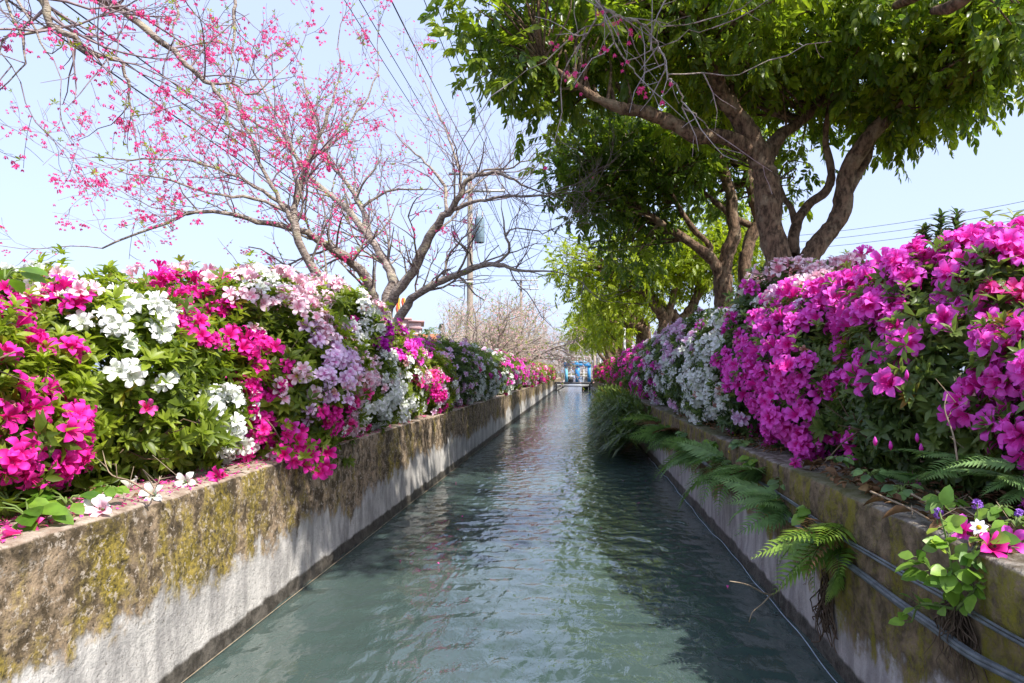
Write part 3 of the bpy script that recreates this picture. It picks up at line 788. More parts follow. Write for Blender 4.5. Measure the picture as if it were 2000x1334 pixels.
def azalea(sh, others, patches, idx):
    Y = sh.c[1]
    root = thing('azalea_shrub', sh.label, 'shrub', (sh.c[0], sh.c[1], sh.z0 - 0.02), 'azalea shrubs along the canal banks')
    h = sh.up + sh.dn
    area = 2 * math.pi * (sh.r[0] * sh.r[1] + (sh.r[0] + sh.r[1]) * h / 2) * 0.62
    near = Y < 4.2; mid = Y < 9
    far_k = max(1.0, Y / 9.0)                    # far plants: fewer, larger leaves
    # woody stems fanning out from the base to the shell
    st = MB()
    ns = 46 if near else (26 if mid else 10)
    ends, nn = sh.shell(ns * 2, 0.15, idx + 40)
    ends = ends[:ns * 2]
    for e in ends:
        if e[2] < sh.z0 + 0.12: continue
        b = np.array([sh.c[0] + rng.normal(0, 0.10), sh.c[1] + rng.normal(0, 0.12 * sh.r[1] / 0.5), sh.z0 - 0.03])
        m1 = b * 0.6 + e * 0.4 + np.array([rng.normal(0, .05), rng.normal(0, .05), -0.06])
        m2 = b * 0.25 + e * 0.75 + np.array([rng.normal(0, .03), rng.normal(0, .03), 0.01])
        pts = smooth_path([b, m1, m2, e], 8)
        st.tube(pts, np.linspace(0.010, 0.0025, 8), 4 if near else 3)
        if near:
            for _ in range(3):
                i = rng.integers(3, 7)
                d = unit(pts[i] - pts[i - 1] + rng.normal(0, 0.5, 3) * 0.07)
                st.tube([pts[i], pts[i] + d * 0.07 + rng.normal(0, .01, 3), pts[i] + d * 0.15 + rng.normal(0, .02, 3)], [0.004, 0.003, 0.0015], 3)
    st.build('stem', M['shrub_wood'], root)
    # foliage
    fo = MB()
    n_out = int(area * (430 if mid else 300) / far_k ** 1.2)
    p, nr = sh.shell(n_out * 2, 0.12, idx)
    ok = keep_pts(sh, others, p, nr)
    p, nr = p[ok], nr[ok]
    clump = vnoise(p * 3.4, 33) + 0.6 * vnoise(p * 8, 34)
    keep = clump > rng.uniform(-1.35, -0.25, len(p))
    p, nr, clump = p[keep], nr[keep], clump[keep]
    axis = unit(nr + np.array([0, 0, 0.55]) + rng.normal(0, 0.35, p.shape))
    Rm = frames_z(axis)
    sc = rng.uniform(0.75, 1.25, len(p)) * far_k ** 0.75
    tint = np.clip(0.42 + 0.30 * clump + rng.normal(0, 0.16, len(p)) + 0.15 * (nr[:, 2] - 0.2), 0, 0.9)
    yel = rng.uniform(0, 1, len(p)) < 0.012
    tint[yel] = 1.0
    n_part = 0
    rest = np.ones(len(p), bool)
    if Y < 5.0:
        px, py = proj(p)
        d = np.linalg.norm(p - CAMP, axis=1) + 5.0 * ((px < -30) | (px > 2030) | (py > 1350))
        d = d - 0.8 * (nr * unit(CAMP - p)).sum(1)
        pick = np.argsort(d)[:220]
        for i in pick:
            t = int(np.clip(tint[i] * 3, 0, 2))
            ms = SHOOT_MESH[sh.leafmat][int(rng.integers(0, 4)) * 3 + t]
            inst('leafy_shoot', ms, root, Rm[i] * sc[i], p[i])
        rest[pick] = False
    which = rng.integers(0, 4, len(p))
    for k in range(4):
        m = rest & (which == k)
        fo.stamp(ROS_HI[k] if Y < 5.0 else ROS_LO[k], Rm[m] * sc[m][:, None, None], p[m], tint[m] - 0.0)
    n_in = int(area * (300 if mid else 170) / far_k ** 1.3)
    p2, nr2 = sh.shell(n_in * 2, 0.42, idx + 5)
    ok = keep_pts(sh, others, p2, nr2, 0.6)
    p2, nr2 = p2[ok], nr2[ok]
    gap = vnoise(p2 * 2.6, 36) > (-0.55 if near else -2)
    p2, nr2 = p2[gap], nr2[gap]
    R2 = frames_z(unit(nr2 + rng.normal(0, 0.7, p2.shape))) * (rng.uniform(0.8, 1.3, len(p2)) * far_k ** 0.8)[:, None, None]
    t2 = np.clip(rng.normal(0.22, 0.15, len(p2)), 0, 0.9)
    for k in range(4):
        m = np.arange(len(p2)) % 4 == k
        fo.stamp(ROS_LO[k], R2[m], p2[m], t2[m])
    # leafy tips sticking out of the crown
    pt_, nt_ = sh.shell(int(150 / far_k), 0.05, idx)
    ok = keep_pts(sh, others, pt_, nt_) & (nt_[:, 2] > 0.2)
    pt_, nt_ = pt_[ok], nt_[ok]
    ln = rng.uniform(0.02, 0.11, len(pt_)) * far_k ** 0.4
    dt_ = unit(nt_ * 0.5 + np.array([0, 0, 1.0]) + rng.normal(0, 0.25, pt_.shape))
    for k in range(4):
        m = np.arange(len(pt_)) % 4 == k
        for f_, s1 in ((1.0, 0.9), (0.55, 0.8)):
            fo.stamp(ROS_HI[k] if mid else ROS_LO[k], frames_z(dt_[m]) * s1 * far_k ** 0.7, pt_[m] + dt_[m] * (ln[m] * f_)[:, None], np.clip(rng.normal(.7, .15, int(m.sum())), 0, .9))
    fo.build('foliage', M[sh.leafmat], root, kind='stuff')
    # blossoms in bunches on the shell
    nb = int(area * (135 if mid else 95) / far_k ** 1.0)
    pc, nc = sh.shell(nb * 2, 0.07, idx)
    ok = keep_pts(sh, others, pc, nc, 0.9)
    pc, nc = pc[ok], nc[ok]
    cols = colour_at(pc, patches, sh.deflt)
    m = cols != ''
    pc, nc, cols = pc[m], nc[m], cols[m]
    reps = rng.integers(1, 6, len(pc))
    pb = np.repeat(pc, reps, 0); nb_ = np.repeat(nc, reps, 0); cb = np.repeat(cols, reps, 0)
    axis = unit(nb_ + 0.85 * rdir(len(pb)) + np.array([0, -0.15, 0.15]))
    pb = pb + axis * (rng.uniform(0.030, 0.055, len(pb)) * far_k ** 0.4)[:, None] + rng.normal(0, 0.008, pb.shape) + nb_ * 0.008
    ok = pb[:, 2] > sh.z0 + 0.04
    if sh.c[0] < 0:
        ok &= ~((pb[:, 0] > -1.33) & (pb[:, 2] < 0.60) & (pb[:, 1] < 2.9))
    pb, axis, cb = pb[ok], axis[ok], cb[ok]
    Rb = frames_z(axis)
    sb = rng.uniform(0.78, 1.12, len(pb)) * (1.06 if sh.c[0] > 0 else 0.84) * far_k ** 0.45
    wilt = rng.uniform(0, 1, len(pb)) < 0.03
    cb = np.where(wilt, 'faded', cb).astype(object)
    sb = np.where(wilt, sb * 0.72, sb)
    rest = np.ones(len(pb), bool)
    if Y < 11:
        px, py = proj(pb)
        d = np.linalg.norm(pb - CAMP, axis=1) - 0.8 * (axis * unit(CAMP - pb)).sum(1) + 9.0 * ((px < -30) | (px > 2030))
        pick = np.argsort(d)[:298]
        for i in pick:
            inst('blossom', BL_MESH[cb[i]][int(rng.integers(0, 5))], root, Rb[i] * sb[i], pb[i])
        rest[pick] = False
    pal = sorted(set(cb[rest]))
    if pal:
        bm = MB()
        for ci, c in enumerate(pal):
            for k in range(3):
                mm = rest & (cb == c) & (np.arange(len(pb)) % 3 == k)
                bm.stamp(BL_LO[k] if Y > 5 else BL_HI[k], Rb[mm] * sb[mm][:, None, None], pb[mm], rng.uniform(0, 1, int(mm.sum())), ci)
        bm.build('blossom_mass', [M[c] for c in pal], root, kind='stuff')
    return root, p, nr

roots = []
for i, s_ in enumerate(L_SH): roots.append(azalea(s_, L_SH, PATCH_L, i + 1))
for i, s_ in enumerate(R_SH): roots.append(azalea(s_, R_SH, PATCH_R, i + 31))
# branches of the third left shrub hanging over the wall edge
hang = roots[2][0]
for (px, py, Yd) in ((560, 872, 3.02), (590, 880, 3.05), (575, 905, 3.0), (612, 890, 3.08), (600, 915, 3.05), (632, 905, 3.12), (585, 860, 3.05), (622, 930, 3.1), (645, 920, 3.15), (560, 845, 3.1), (605, 865, 3.1), (535, 850, 2.95), (545, 885, 2.9), (640, 885, 3.2), (520, 830, 2.98)):
    b = P(px + rng.normal(0, 5), py + rng.normal(0, 5), Yd)
    b[0] = max(b[0], -1.25)
    ax = unit(np.array([.65, -.75, -.1]) + .6 * rdir(1)[0])
    inst('blossom', BL_MESH['magenta' if rng.uniform() < .75 else 'purple'][int(rng.integers(0, 5))], hang, frames_z(ax[None])[0] * rng.uniform(.85, 1.05), b)
    l_ = b + np.array([-.02, -.01, .03]) + .02 * rdir(1)[0]
    inst('leafy_shoot', SHOOT_MESH['azalea_leaf'][int(rng.integers(0, 12))], hang, frames_z(unit(ax + rdir(1)[0])[None])[0] * .8, l_)
for (px, py, Yd) in ((600, 900, 3.06), (632, 912, 3.13), (560, 880, 2.98)):
    e = P(px, py, Yd); b0 = np.array([-1.62, Yd + .05, .80])
    MB().tube(smooth_path([b0, np.array([-1.38, Yd + .02, .80]), e], 10), np.linspace(.006, .002, 10), 5).build('stem', M['shrub_wood'], hang)
# dark leafy stem rising out of the tall right shrub
big = roots[len(L_SH) + 1][0]
for (px, py, Yd, hh) in ((1832, 430, 2.55, 0.13), (1800, 455, 2.6, 0.09), (1862, 425, 2.6, 0.10)):
    b = P(px, py + 60, Yd); e = P(px + 6, py - 8, Yd)
    sm = MB(); sm.tube(smooth_path([b, (b + e) / 2 + [0.004, 0, 0], e], 6), np.linspace(0.006, 0.003, 6), 5)
    for t in np.linspace(0.15, 1, 6):
        c = b + (e - b) * t
        sm.stamp(ROS_SHOOT[int(t * 10) % 4], frames_z(np.array([[0.05, -0.1, 1.0]])) * (1.05 - 0.25 * t), c[None], np.array([0.05]), 1)
    sm.build('leafy_stem', [M['shrub_wood'], M['azalea_leaf_dark']], big, label='dark leafy stem standing up above the blooms')
bl = MB()
for (px, py) in ((1710, 872), (1792, 865), (1800, 885), (1740, 880), (1772, 742)):
    b = P(px, py, 2.15)
    inst('bud', tmesh('bud', BUD, M['purple']), big, frames_z(np.array([[-0.2, -0.3, 1.0]]))[0], b)

# ------------------------------------------------------------------ bare flowering cherries
def grow(tb, p0, d0, length, r0, level, maxlev, rr, tips, droop=0.0, up=0.08, side_max=6, wig=0.20, m_twig=1, dens=1.0):
    n = max(4, int(length / 0.13) + 2) if level < maxlev else 4
    n = min(n, 12)
    st = length / (n - 1)
    pts = [p0]; d = unit(d0)
    for i in range(n - 1):
        d = unit(d + rr.normal(0, wig, 3) + np.array([0, 0, up - droop * i / n]))
        pts.append(pts[-1] + d * st)
    pts = np.array(pts)
    r = np.linspace(r0, max(r0 * 0.35, 0.0016), n)
    tb.tube(pts, r, 6 if r0 > 0.02 else (4 if r0 > 0.007 else 3), 0.0, 0 if r0 > 0.014 else m_twig, cap=r0 > 0.02)
    tips.append((pts, level))
    if level >= maxlev: return
    k = max(2, int(length * dens * (5.5 if level == 0 else 7.0)))
    for t in np.sort(rr.uniform(0.18, 1.0, k)):
        i = min(n - 2, int(t * (n - 1)))
        base = pts[i] + (pts[i + 1] - pts[i]) * (t * (n - 1) - i)
        dl = unit(pts[i + 1] - pts[i])
        a = rr.normal(size=3); a = unit(a - dl * np.dot(a, dl))
        ang = math.radians(rr.uniform(28, 62))
        cd = dl * math.cos(ang) + a * math.sin(ang)
        L2 = length * rr.uniform(0.32, 0.62) * (1.15 - 0.5 * t)
        if L2 < 0.10: continue
        grow(tb, base, cd, L2, max(r0 * 0.5 * (1.1 - 0.5 * t), 0.0020), level + 1, maxlev, rr, tips, droop, up, side_max, wig, m_twig, dens)

def bell_cluster(rr, k, size=0.02):
    parts = []
    for i in range(k):
        off = rr.normal(0, 0.021, 3); off[2] = -abs(off[2]) * 1.3
        ax = unit(np.array([rr.normal(0, .5), rr.normal(0, .5), -1.0]))
        R = frames_z(ax[None])[0]
        b = []
        for q in range(5):
            a = q * 1.2566; a2 = a + 0.63
            b.append((math.cos(a) * .35, math.sin(a) * .35, 0.0)); b.append((math.cos(a2) * .5, math.sin(a2) * .5, 0.55)); b.append((math.cos(a) * .75, math.sin(a) * .75, 1.0))
        V = np.array(b) * size * rr.uniform(0.8, 1.25)
        D = np.zeros((15, 3)); D[:, 0] = np.tile([0.1, 0.5, 0.9], 5)
        T = []
        for q in range(5):
            o = q * 3; p_ = ((q + 4) % 5) * 3; 
            T += [[o, o + 1, p_ + 1], [p_ + 1, o + 1, o + 2]]
        parts.append(xf((V, np.array(T), None, D), R, off, 1.0, rr.uniform(-.2, .2)))
    return cat(parts)
cr = np.random.default_rng(77)
CH_BIG = [bell_cluster(cr, 7) for _ in range(4)]
CH_MID = [bell_cluster(cr, 3) for _ in range(4)]
CH_ONE = [bell_cluster(cr, 1, 0.018) for _ in range(3)]
CH_MESH = [tmesh('blossom_cluster', c, M['cherry']) for c in CH_BIG + CH_MID]

def cherry(label, limbs, loc, seed, sec_len=1.0, dens=1.0, fl_big=300, fl_small=1500, maxlev=2, leaves=150, bloom_zone=None, crown_up=0.10, fill=None, twig='cherry_twig', barkm='cherry_bark'):
    rr = np.random.default_rng(seed)
    root = thing('cherry_tree', label, 'tree', loc)
    lm, tb, tips = MB(), MB(), []
    limbs_w = []
    for lb in limbs:
        q = np.array([[*P(a, b, Yd), r] for a, b, Yd, r in lb])
        q[:, 3] *= 0.64
        s = smooth_path(q, max(8, int(np.linalg.norm(np.diff(q[:, :3], axis=0), axis=1).sum() / 0.09)))
        s[1:-1, :3] += rr.normal(0, 0.008, (len(s) - 2, 3))
        lm.tube(s[:, :3], s[:, 3] * (1 + 0.05 * rr.normal(size=len(s))), 12 if s[0, 3] > 0.04 else 7, rough=0.07)
        limbs_w.append(s)
        L = np.linalg.norm(np.diff(s[:, :3], axis=0), axis=1).sum()
        k = int(L * 5.2 * dens)
        for t in rr.uniform(0.22, 1.0, k):
            i = min(len(s) - 2, int(t * (len(s) - 1)))
            b, dl = s[i, :3], unit(s[i + 1, :3] - s[i, :3])
            a = rr.normal(size=3); a = unit(a - dl * np.dot(a, dl))
            ang = math.radians(rr.uniform(30, 70))
            cd = unit(dl * math.cos(ang) + a * math.sin(ang) + np.array([0, 0, 0.15]))
            grow(tb, b, cd, sec_len * rr.uniform(0.35, 1.0), max(0.0045, min(s[i, 3] * 0.42, 0.016)), 0, maxlev, rr, tips, 0.05, crown_up, dens=1.0)
        e = s[-1, :3]
        grow(tb, e, unit(s[-1, :3] - s[-3, :3]), sec_len * 0.9, max(0.004, s[-1, 3] * 0.9), 0, maxlev, rr, tips, 0.05, crown_up)
    lm.build('trunk', M[barkm], root)
    tb.build('twig_crown', [M[barkm], M[twig]], root)
    # blossoms along twigs
    cand = np.concatenate([t[0][1:] for t in tips if t[1] >= 0])
    cand = cand[rr.permutation(len(cand))]
    px, py = proj(cand)
    if bloom_zone is not None:
        wgt = bloom_zone(px, py)
        cand = cand[rr.uniform(0, 1, len(cand)) < wgt]
    big = cand[:fl_big]; small = cand[fl_big:fl_big + fl_small]
    for c in big[:300]:
        k = int(rr.integers(0, 8))
        s = rr.uniform(0.65, 1.3) if sec_len > 0.5 else rr.uniform(0.6, 0.9)
        inst('blossom_cluster', CH_MESH[k], root, rot('Z', rr.uniform(0, 6.28)) * s, c + np.array([0, 0, -0.015]))
    fm = MB()
    for k in range(3):
        sub = small[k::3]
        if len(sub):
            fm.stamp(CH_ONE[k], frames_z(np.array([[0, 0, 1.0]] * len(sub))) * rr.uniform(0.8, 1.4, len(sub))[:, None, None], sub, rr.uniform(0, .6, len(sub)))
    if len(small): fm.build('blossom_mass', M['cherry'], root, kind='stuff')
    lv = cand[-leaves:] if leaves and len(cand) > leaves else np.zeros((0, 3))
    if len(lv):
        lmesh = MB()
        lmesh.stamp(ROS_LO[0], frames_z(rdir(len(lv)) + np.array([0, 0, 1.0])) * 0.7, lv, rr.uniform(0.7, 0.9, len(lv)))
        lmesh.build('young_leaf_mass', M['azalea_leaf'], root, kind='stuff')
    return root

C1 = [
    [(752, 650, 8.8, .15), (748, 625, 8.8, .135), (739, 605, 8.8, .12), (731, 585, 8.75, .105), (716, 547, 8.6, .095), (690, 514, 8.4, .085), (656, 491, 8.1, .075), (622, 469, 7.9, .065), (585, 448, 7.7, .055), (517, 436, 7.5, .045), (450, 418, 7.3, .036), (375, 416, 7.1, .03), (300, 446, 7.0, .022), (200, 485, 6.9, .012)],
    [(754, 640, 8.85, .14), (756, 585, 8.9, .12), (769, 547, 8.9, .10), (750, 510, 9.0, .09), (724, 465, 9.1, .08), (697, 431, 9.2, .072), (671, 401, 9.3, .062), (637, 375, 9.4, .054), (600, 337, 9.5, .046), (562, 285, 9.6, .038), (506, 244, 9.7, .03), (469, 217, 9.8, .022), (420, 190, 9.9, .014)],
    [(724, 465, 9.1, .07), (709, 412, 9.3, .06), (690, 375, 9.4, .052), (664, 341, 9.6, .044), (645, 315, 9.7, .038), (620, 250, 9.9, .03), (600, 190, 10.0, .022), (590, 130, 10.1, .014)],
    [(709, 404, 9.3, .032), (742, 381, 9.3, .028), (769, 371, 9.2, .024), (817, 369, 9.1, .018), (850, 372, 9.0, .010)],
    [(756, 640, 8.7, .14), (758, 604, 8.7, .11), (780, 566, 8.6, .10), (810, 525, 8.5, .092), (829, 480, 8.4, .085), (855, 439, 8.3, .078), (877, 409, 8.2, .068), (900, 382, 8.1, .052), (911, 356, 8.05, .045), (934, 341, 8.0, .038), (967, 337, 7.9, .032), (997, 349, 7.8, .026), (1031, 366, 7.7, .016)],
    [(873, 414, 8.2, .04), (870, 375, 8.3, .034), (851, 341, 8.4, .028), (825, 311, 8.5, .022), (790, 282, 8.7, .014)],
    [(898, 385, 8.1, .036), (898, 341, 8.2, .03), (889, 307, 8.3, .025), (872, 260, 8.5, .02), (850, 205, 8.7, .015), (830, 160, 8.8, .009)],
    [(880, 411, 8.2, .04), (930, 394, 8.0, .033), (967, 386, 7.9, .028), (1012, 382, 7.8, .024), (1068, 381, 7.6, .017), (1098, 373, 7.5, .010)],
    [(922, 349, 8.0, .024), (949, 330, 7.95, .02), (990, 332, 7.9, .017), (1016, 317, 7.8, .013), (1040, 303, 7.8, .008)],
    [(762, 652, 8.6, .12), (775, 632, 8.6, .10), (795, 596, 8.5, .085), (806, 581, 8.45, .08), (844, 559, 8.3, .07), (877, 544, 8.2, .062), (919, 525, 8.0, .055), (956, 517, 7.9, .046), (990, 521, 7.8, .034), (1023, 529, 7.7, .024), (1080, 530, 7.5, .012)],
    [(962, 517, 7.9, .032), (988, 503, 7.85, .028), (995, 480, 7.8, .026), (988, 461, 7.8, .02), (985, 442, 7.8, .015), (979, 405, 7.8, .008)],
    [(988, 457, 7.8, .015), (1005, 446, 7.75, .014), (1042, 450, 7.7, .012), (1065, 456, 7.6, .010), (1095, 439, 7.5, .006)],
    [(874, 540, 8.2, .018), (870, 510, 8.2, .015), (877, 487, 8.2, .013), (889, 450, 8.2, .008)],
    [(600, 430, 7.9, .04), (540, 392, 7.8, .034), (490, 360, 7.7, .03), (442, 337, 7.6, .026), (390, 318, 7.5, .022), (349, 311, 7.4, .019), (262, 311, 7.2, .014), (180, 307, 7.1, .008)],
]
def zone1(px, py):
    w = np.clip(1.0 - (px - 620) / 330, 0.05, 1.0)
    w = w * np.clip((600 - py) / 120, 0.05, 1) * np.where((px > 930), 0.10, 1.0)
    return w
cherry('bare cherry tree with several leaning stems and pink blooms beside the utility pole', C1, P(756, 690, 8.8) * [1, 1, 0] + [0, 0, .5], 101, 1.15, 1.2, 299, 1100, 2, 220, zone1)
C5 = [
    [(700, 650, 7.3, .10), (660, 590, 7.2, .085), (640, 560, 7.2, .08), (600, 510, 7.1, .07), (577, 450, 7.0, .06), (575, 410, 7.0, .052), (592, 345, 7.0, .045), (610, 290, 7.0, .034), (640, 230, 7.0, .025), (660, 160, 7.0, .015)],
    [(577, 440, 7.0, .04), (540, 380, 6.9, .034), (500, 300, 6.8, .028), (470, 220, 6.7, .022), (440, 150, 6.7, .014)],
    [(594, 340, 7.0, .03), (570, 290, 7.1, .026), (545, 230, 7.2, .02), (500, 150, 7.3, .016), (470, 90, 7.4, .010)],
    [(600, 315, 7.0, .026), (660, 270, 7.2, .022), (710, 200, 7.3, .017), (740, 130, 7.4, .010)],
    [(575, 420, 7.0, .03), (500, 390, 6.8, .026), (420, 380, 6.6, .02), (330, 350, 6.5, .015), (250, 340, 6.4, .009)],
]
cherry('single leaning cherry stem hung with pink blooms left of the many-stemmed cherry', C5, P(715, 660, 7.3) * [1, 1, 0] + [-.1, 0.1, .5], 131, 1.0, 1.15, 240, 700, 2, 150, lambda px, py: np.where(py > 540, 0.1, 1.0))
C2 = [
    [(-700, 900, 3.6, .13), (-560, 500, 3.7, .11), (-330, 150, 3.9, .09), (-80, -60, 4.1, .06), (40, -40, 4.2, .05), (82, 0, 4.25, .044), (101, 49, 4.3, .036), (139, 71, 4.3, .03), (169, 101, 4.35, .026), (210, 112, 4.4, .023), (229, 116, 4.4, .02), (247, 150, 4.45, .016), (255, 195, 4.5, .012), (259, 235, 4.5, .008)],
    [(-330, 150, 3.9, .08), (-120, -120, 4.3, .07), (60, -80, 4.6, .055), (204, 0, 4.9, .045), (240, 22, 5.0, .042), (285, 56, 5.0, .038), (330, 94, 5.1, .034), (360, 124, 5.1, .03), (394, 150, 5.2, .027), (412, 165, 5.2, .024), (435, 195, 5.2, .018), (446, 232, 5.2, .014), (446, 270, 5.2, .009)],
    [(-120, -120, 4.2, .04), (-30, -60, 4.2, .02), (12, 0, 4.2, .013), (30, 50, 4.2, .011), (50, 105, 4.2, .009), (30, 140, 4.2, .007), (0, 175, 4.2, .005)],
    [(-30, -60, 4.2, .02), (35, 0, 4.1, .013), (60, 40, 4.1, .011), (80, 80, 4.1, .009), (105, 118, 4.1, .005)],
    [(410, 163, 5.2, .016), (460, 160, 5.3, .014), (492, 186, 5.3, .011), (560, 130, 5.4, .006)],
    [(300, -60, 5.0, .02), (345, 10, 5.0, .014), (340, 60, 5.0, .010), (333, 90, 5.0, .005)],
    [(60, -80, 4.6, .04), (300, -120, 5.2, .035), (440, -30, 5.6, .025), (458, 20, 5.6, .02), (456, 90, 5.6, .014), (450, 140, 5.6, .008)],
    [(101, 49, 4.3, .02), (50, 65, 4.3, .014), (10, 70, 4.3, .010), (5, 110, 4.3, .007), (40, 160, 4.3, .004)],
]
cherry('cherry limbs with pink blooms reaching down from the upper left corner of the photo', C2, (-5.0, 3.4, .5), 151, 0.85, 0.85, 150, 280, 2, 60, lambda px, py: np.where(px < 0, 0.15, 1.0))
C3 = [
    [(-2900, 1400, 1.1, .09), (-1700, -900, 1.4, .08), (-200, -700, 2.2, .06), (700, -330, 2.9, .035), (1080, -70, 3.3, .022), (1158, 0, 3.4, .017), (1180, 20, 3.4, .014), (1215, 35, 3.42, .012), (1250, 45, 3.45, .010), (1285, 88, 3.5, .009), (1305, 140, 3.5, .008), (1325, 175, 3.5, .007), (1345, 215, 3.55, .006), (1400, 262, 3.6, .003)],
    [(1165, 8, 3.4, .010), (1160, 45, 3.4, .008), (1120, 110, 3.4, .006), (1095, 170, 3.45, .004)],
    [(1175, 20, 3.4, .010), (1195, 65, 3.4, .008), (1225, 120, 3.4, .006), (1240, 142, 3.4, .004)],
    [(1225, 118, 3.4, .005), (1280, 95, 3.5, .0045), (1340, 65, 3.5, .004), (1390, 55, 3.5, .003)],
    [(1305, 145, 3.5, .006), (1380, 145, 3.5, .005), (1440, 150, 3.5, .004), (1500, 118, 3.5, .003)],
    [(1200, 30, 3.4, .007), (1130, 60, 3.4, .006), (1070, 110, 3.4, .004), (1000, 160, 3.4, .003)],
    [(1250, 45, 3.45, .006), (1300, 52, 3.45, .005), (1355, 45, 3.45, .003)],
]
cherry('pale leafless cherry branch with a few pink blooms in front of the big green tree', C3, (-2.4, 1.1, .5), 171, 0.42, 0.55, 13, 8, 1, 0, lambda px, py: np.where((px > 960) & (px < 1250), 1.0, 0.15), 0.02, None, 'sunlit_twig')

# ------------------------------------------------------------------ evergreen trees
def spray(rr, k, L, lod, droop=0.35):
    """a twig along +y carrying k leaves of length L"""
    parts = []
    n = 4
    ys = np.linspace(0, L * 2.0, n)
    pts = np.stack([np.zeros(n), ys, -droop * ys * ys / (L * 2.2)], -1)
    mb = MB().tube(pts, np.linspace(0.0035, 0.0015, n), 3)
    parts.append((np.concatenate(mb.V), None, np.concatenate(mb.Q), np.tile([0, 1, 0], (12, 1)).astype(float)))
    for i in range(k):
        t = (i + 0.6) / k
        y = t * L * 2.0
        side = 1 if i % 2 else -1
        a = side * rr.uniform(0.5, 1.1) * (1.2 - t)
        lf = leaf(rr.uniform(0.36, 0.48), rr.uniform(0.1, 0.3), rr.uniform(0.03, 0.1), 0.5, lod)
        R = rot('Z', -a) @ rot('X', rr.uniform(-0.75, 0.25)) @ rot('Y', rr.uniform(-0.6, 0.6))
        parts.append(xf(lf, R, (0, y, -droop * y * y / (L * 2.2)), L * rr.uniform(0.7, 1.1), rr.uniform(-.12, .12)))
    return cat(parts)
sr = np.random.default_rng(55)
SPRAY_HI = [spray(sr, 9, 0.082, 1, 0.18) for _ in range(4)]
SPRAY_LO = [spray(sr, 8, 0.090, 0, 0.18) for _ in range(4)]
SPRAY_MESH = {k: [tmesh('leaf_spray', tinted(s, t), M[k]) for s in SPRAY_HI for t in (0.15, 0.4, 0.7)] for k in ('tree_leaf', 'lime_leaf')}

def evergreen(label, limbs, blobs, loc, seed, leafm='tree_leaf', clumps=250, per=13, parts_n=300, lsc=1.0, tint0=0.32, barkm='tree_bark', csize=0.30, lod=1, group=None):
    rr = np.random.default_rng(seed)
    root = thing('evergreen_tree', label, 'tree', loc, group)
    lm = MB(); LP = []
    for lb in limbs:
        q = np.array([[*P(a, b, Yd), r] for a, b, Yd, r in lb])
        s = smooth_path(q, max(8, int(np.linalg.norm(np.diff(q[:, :3], axis=0), axis=1).sum() / 0.045)))
        n3 = s[:, :3]
        wob = 1 + 0.10 * vnoise(n3 * 7, seed) + 0.05 * rr.normal(size=len(s))
        s[1:-1, :3] += 0.022 * np.stack([vnoise(n3[1:-1] * 4, seed + k) for k in (1, 2, 3)], -1)
        lm.tube(s[:, :3], s[:, 3] * wob, 18 if s[0, 3] > 0.06 else 10, rough=0.11)
        LP.append(s[len(s) // 3:])
    LP = np.concatenate(LP)
    # clump centres in the crown's lobes, mostly near each lobe's skin
    vol = np.array([b[3] * b[4] for b in blobs], float); vol /= vol.sum()
    which = rr.choice(len(blobs), clumps, p=vol)
    C = []
    for w in which:
        cx, cy, Yd, rx, ry, rd = blobs[w]
        u = unit(rr.normal(size=3)) * rr.uniform(0.25, 1.0) ** 0.5
        c = P(cx, cy, Yd)
        k = Yd / F_PX
        C.append(c + u * np.array([rx * k, rd, ry * k]))
    C = np.array(C)
    for c in C:                                   # a branch from the nearest limb to each clump
        d = np.linalg.norm(LP[:, :3] - c, axis=1) + 0.4 * (LP[:, 2] > c[2])
        i = int(np.argmin(d)); b = LP[i, :3]
        L = np.linalg.norm(c - b)
        mid = (b + c) / 2 + rr.normal(0, 0.07 * L, 3) + np.array([0, 0, 0.08 * L])
        r0 = min(LP[i, 3] * 0.7, 0.008 + 0.012 * L)
        lm.tube(smooth_path([b, mid, c], 7), np.linspace(r0, 0.004, 7), 5, cap=False)
    lm.build('trunk', M[barkm], root)
    k = per
    cs = np.repeat(C, k, 0)
    off = unit(rr.normal(size=cs.shape) + np.array([0, 0, -0.05]))
    pos = cs + off * (csize * rr.uniform(0.15, 1.0, len(cs)) ** 0.6)[:, None]
    d = unit(off * 0.9 + np.array([0, 0, -0.10]) + rr.normal(0, 0.4, cs.shape))
    R = frames_y(d, None, rr.normal(0, 0.6, len(cs))) * (rr.uniform(0.6, 1.25, len(cs)) * lsc)[:, None, None]
    ct = np.repeat(rr.normal(0, 0.16, clumps), k)
    tint = np.clip(tint0 + ct + rr.normal(0, 0.10, len(cs)) + 0.16 * off[:, 2], 0.0, 0.98)
    rest = np.ones(len(cs), bool)
    if parts_n:
        px, py = proj(pos)
        dist = np.linalg.norm(pos - CAMP, axis=1) + 9.0 * ((px < -20) | (px > 2020) | (py < -20))
        pick = np.argsort(dist)[:parts_n]
        for i in pick:
            inst('leaf_spray', SPRAY_MESH[leafm][int(rr.integers(0, 4)) * 3 + int(np.clip(tint[i] * 3.2, 0, 2))], root, R[i], pos[i])
        rest[pick] = False
    cm = MB()
    tp = SPRAY_HI if lod else SPRAY_LO
    for j in range(4):
        m = rest & (np.arange(len(cs)) % 4 == j)
        cm.stamp(tp[j], R[m], pos[m], tint[m])
    cm.build('crown', M[leafm], root, kind='stuff')
    return root

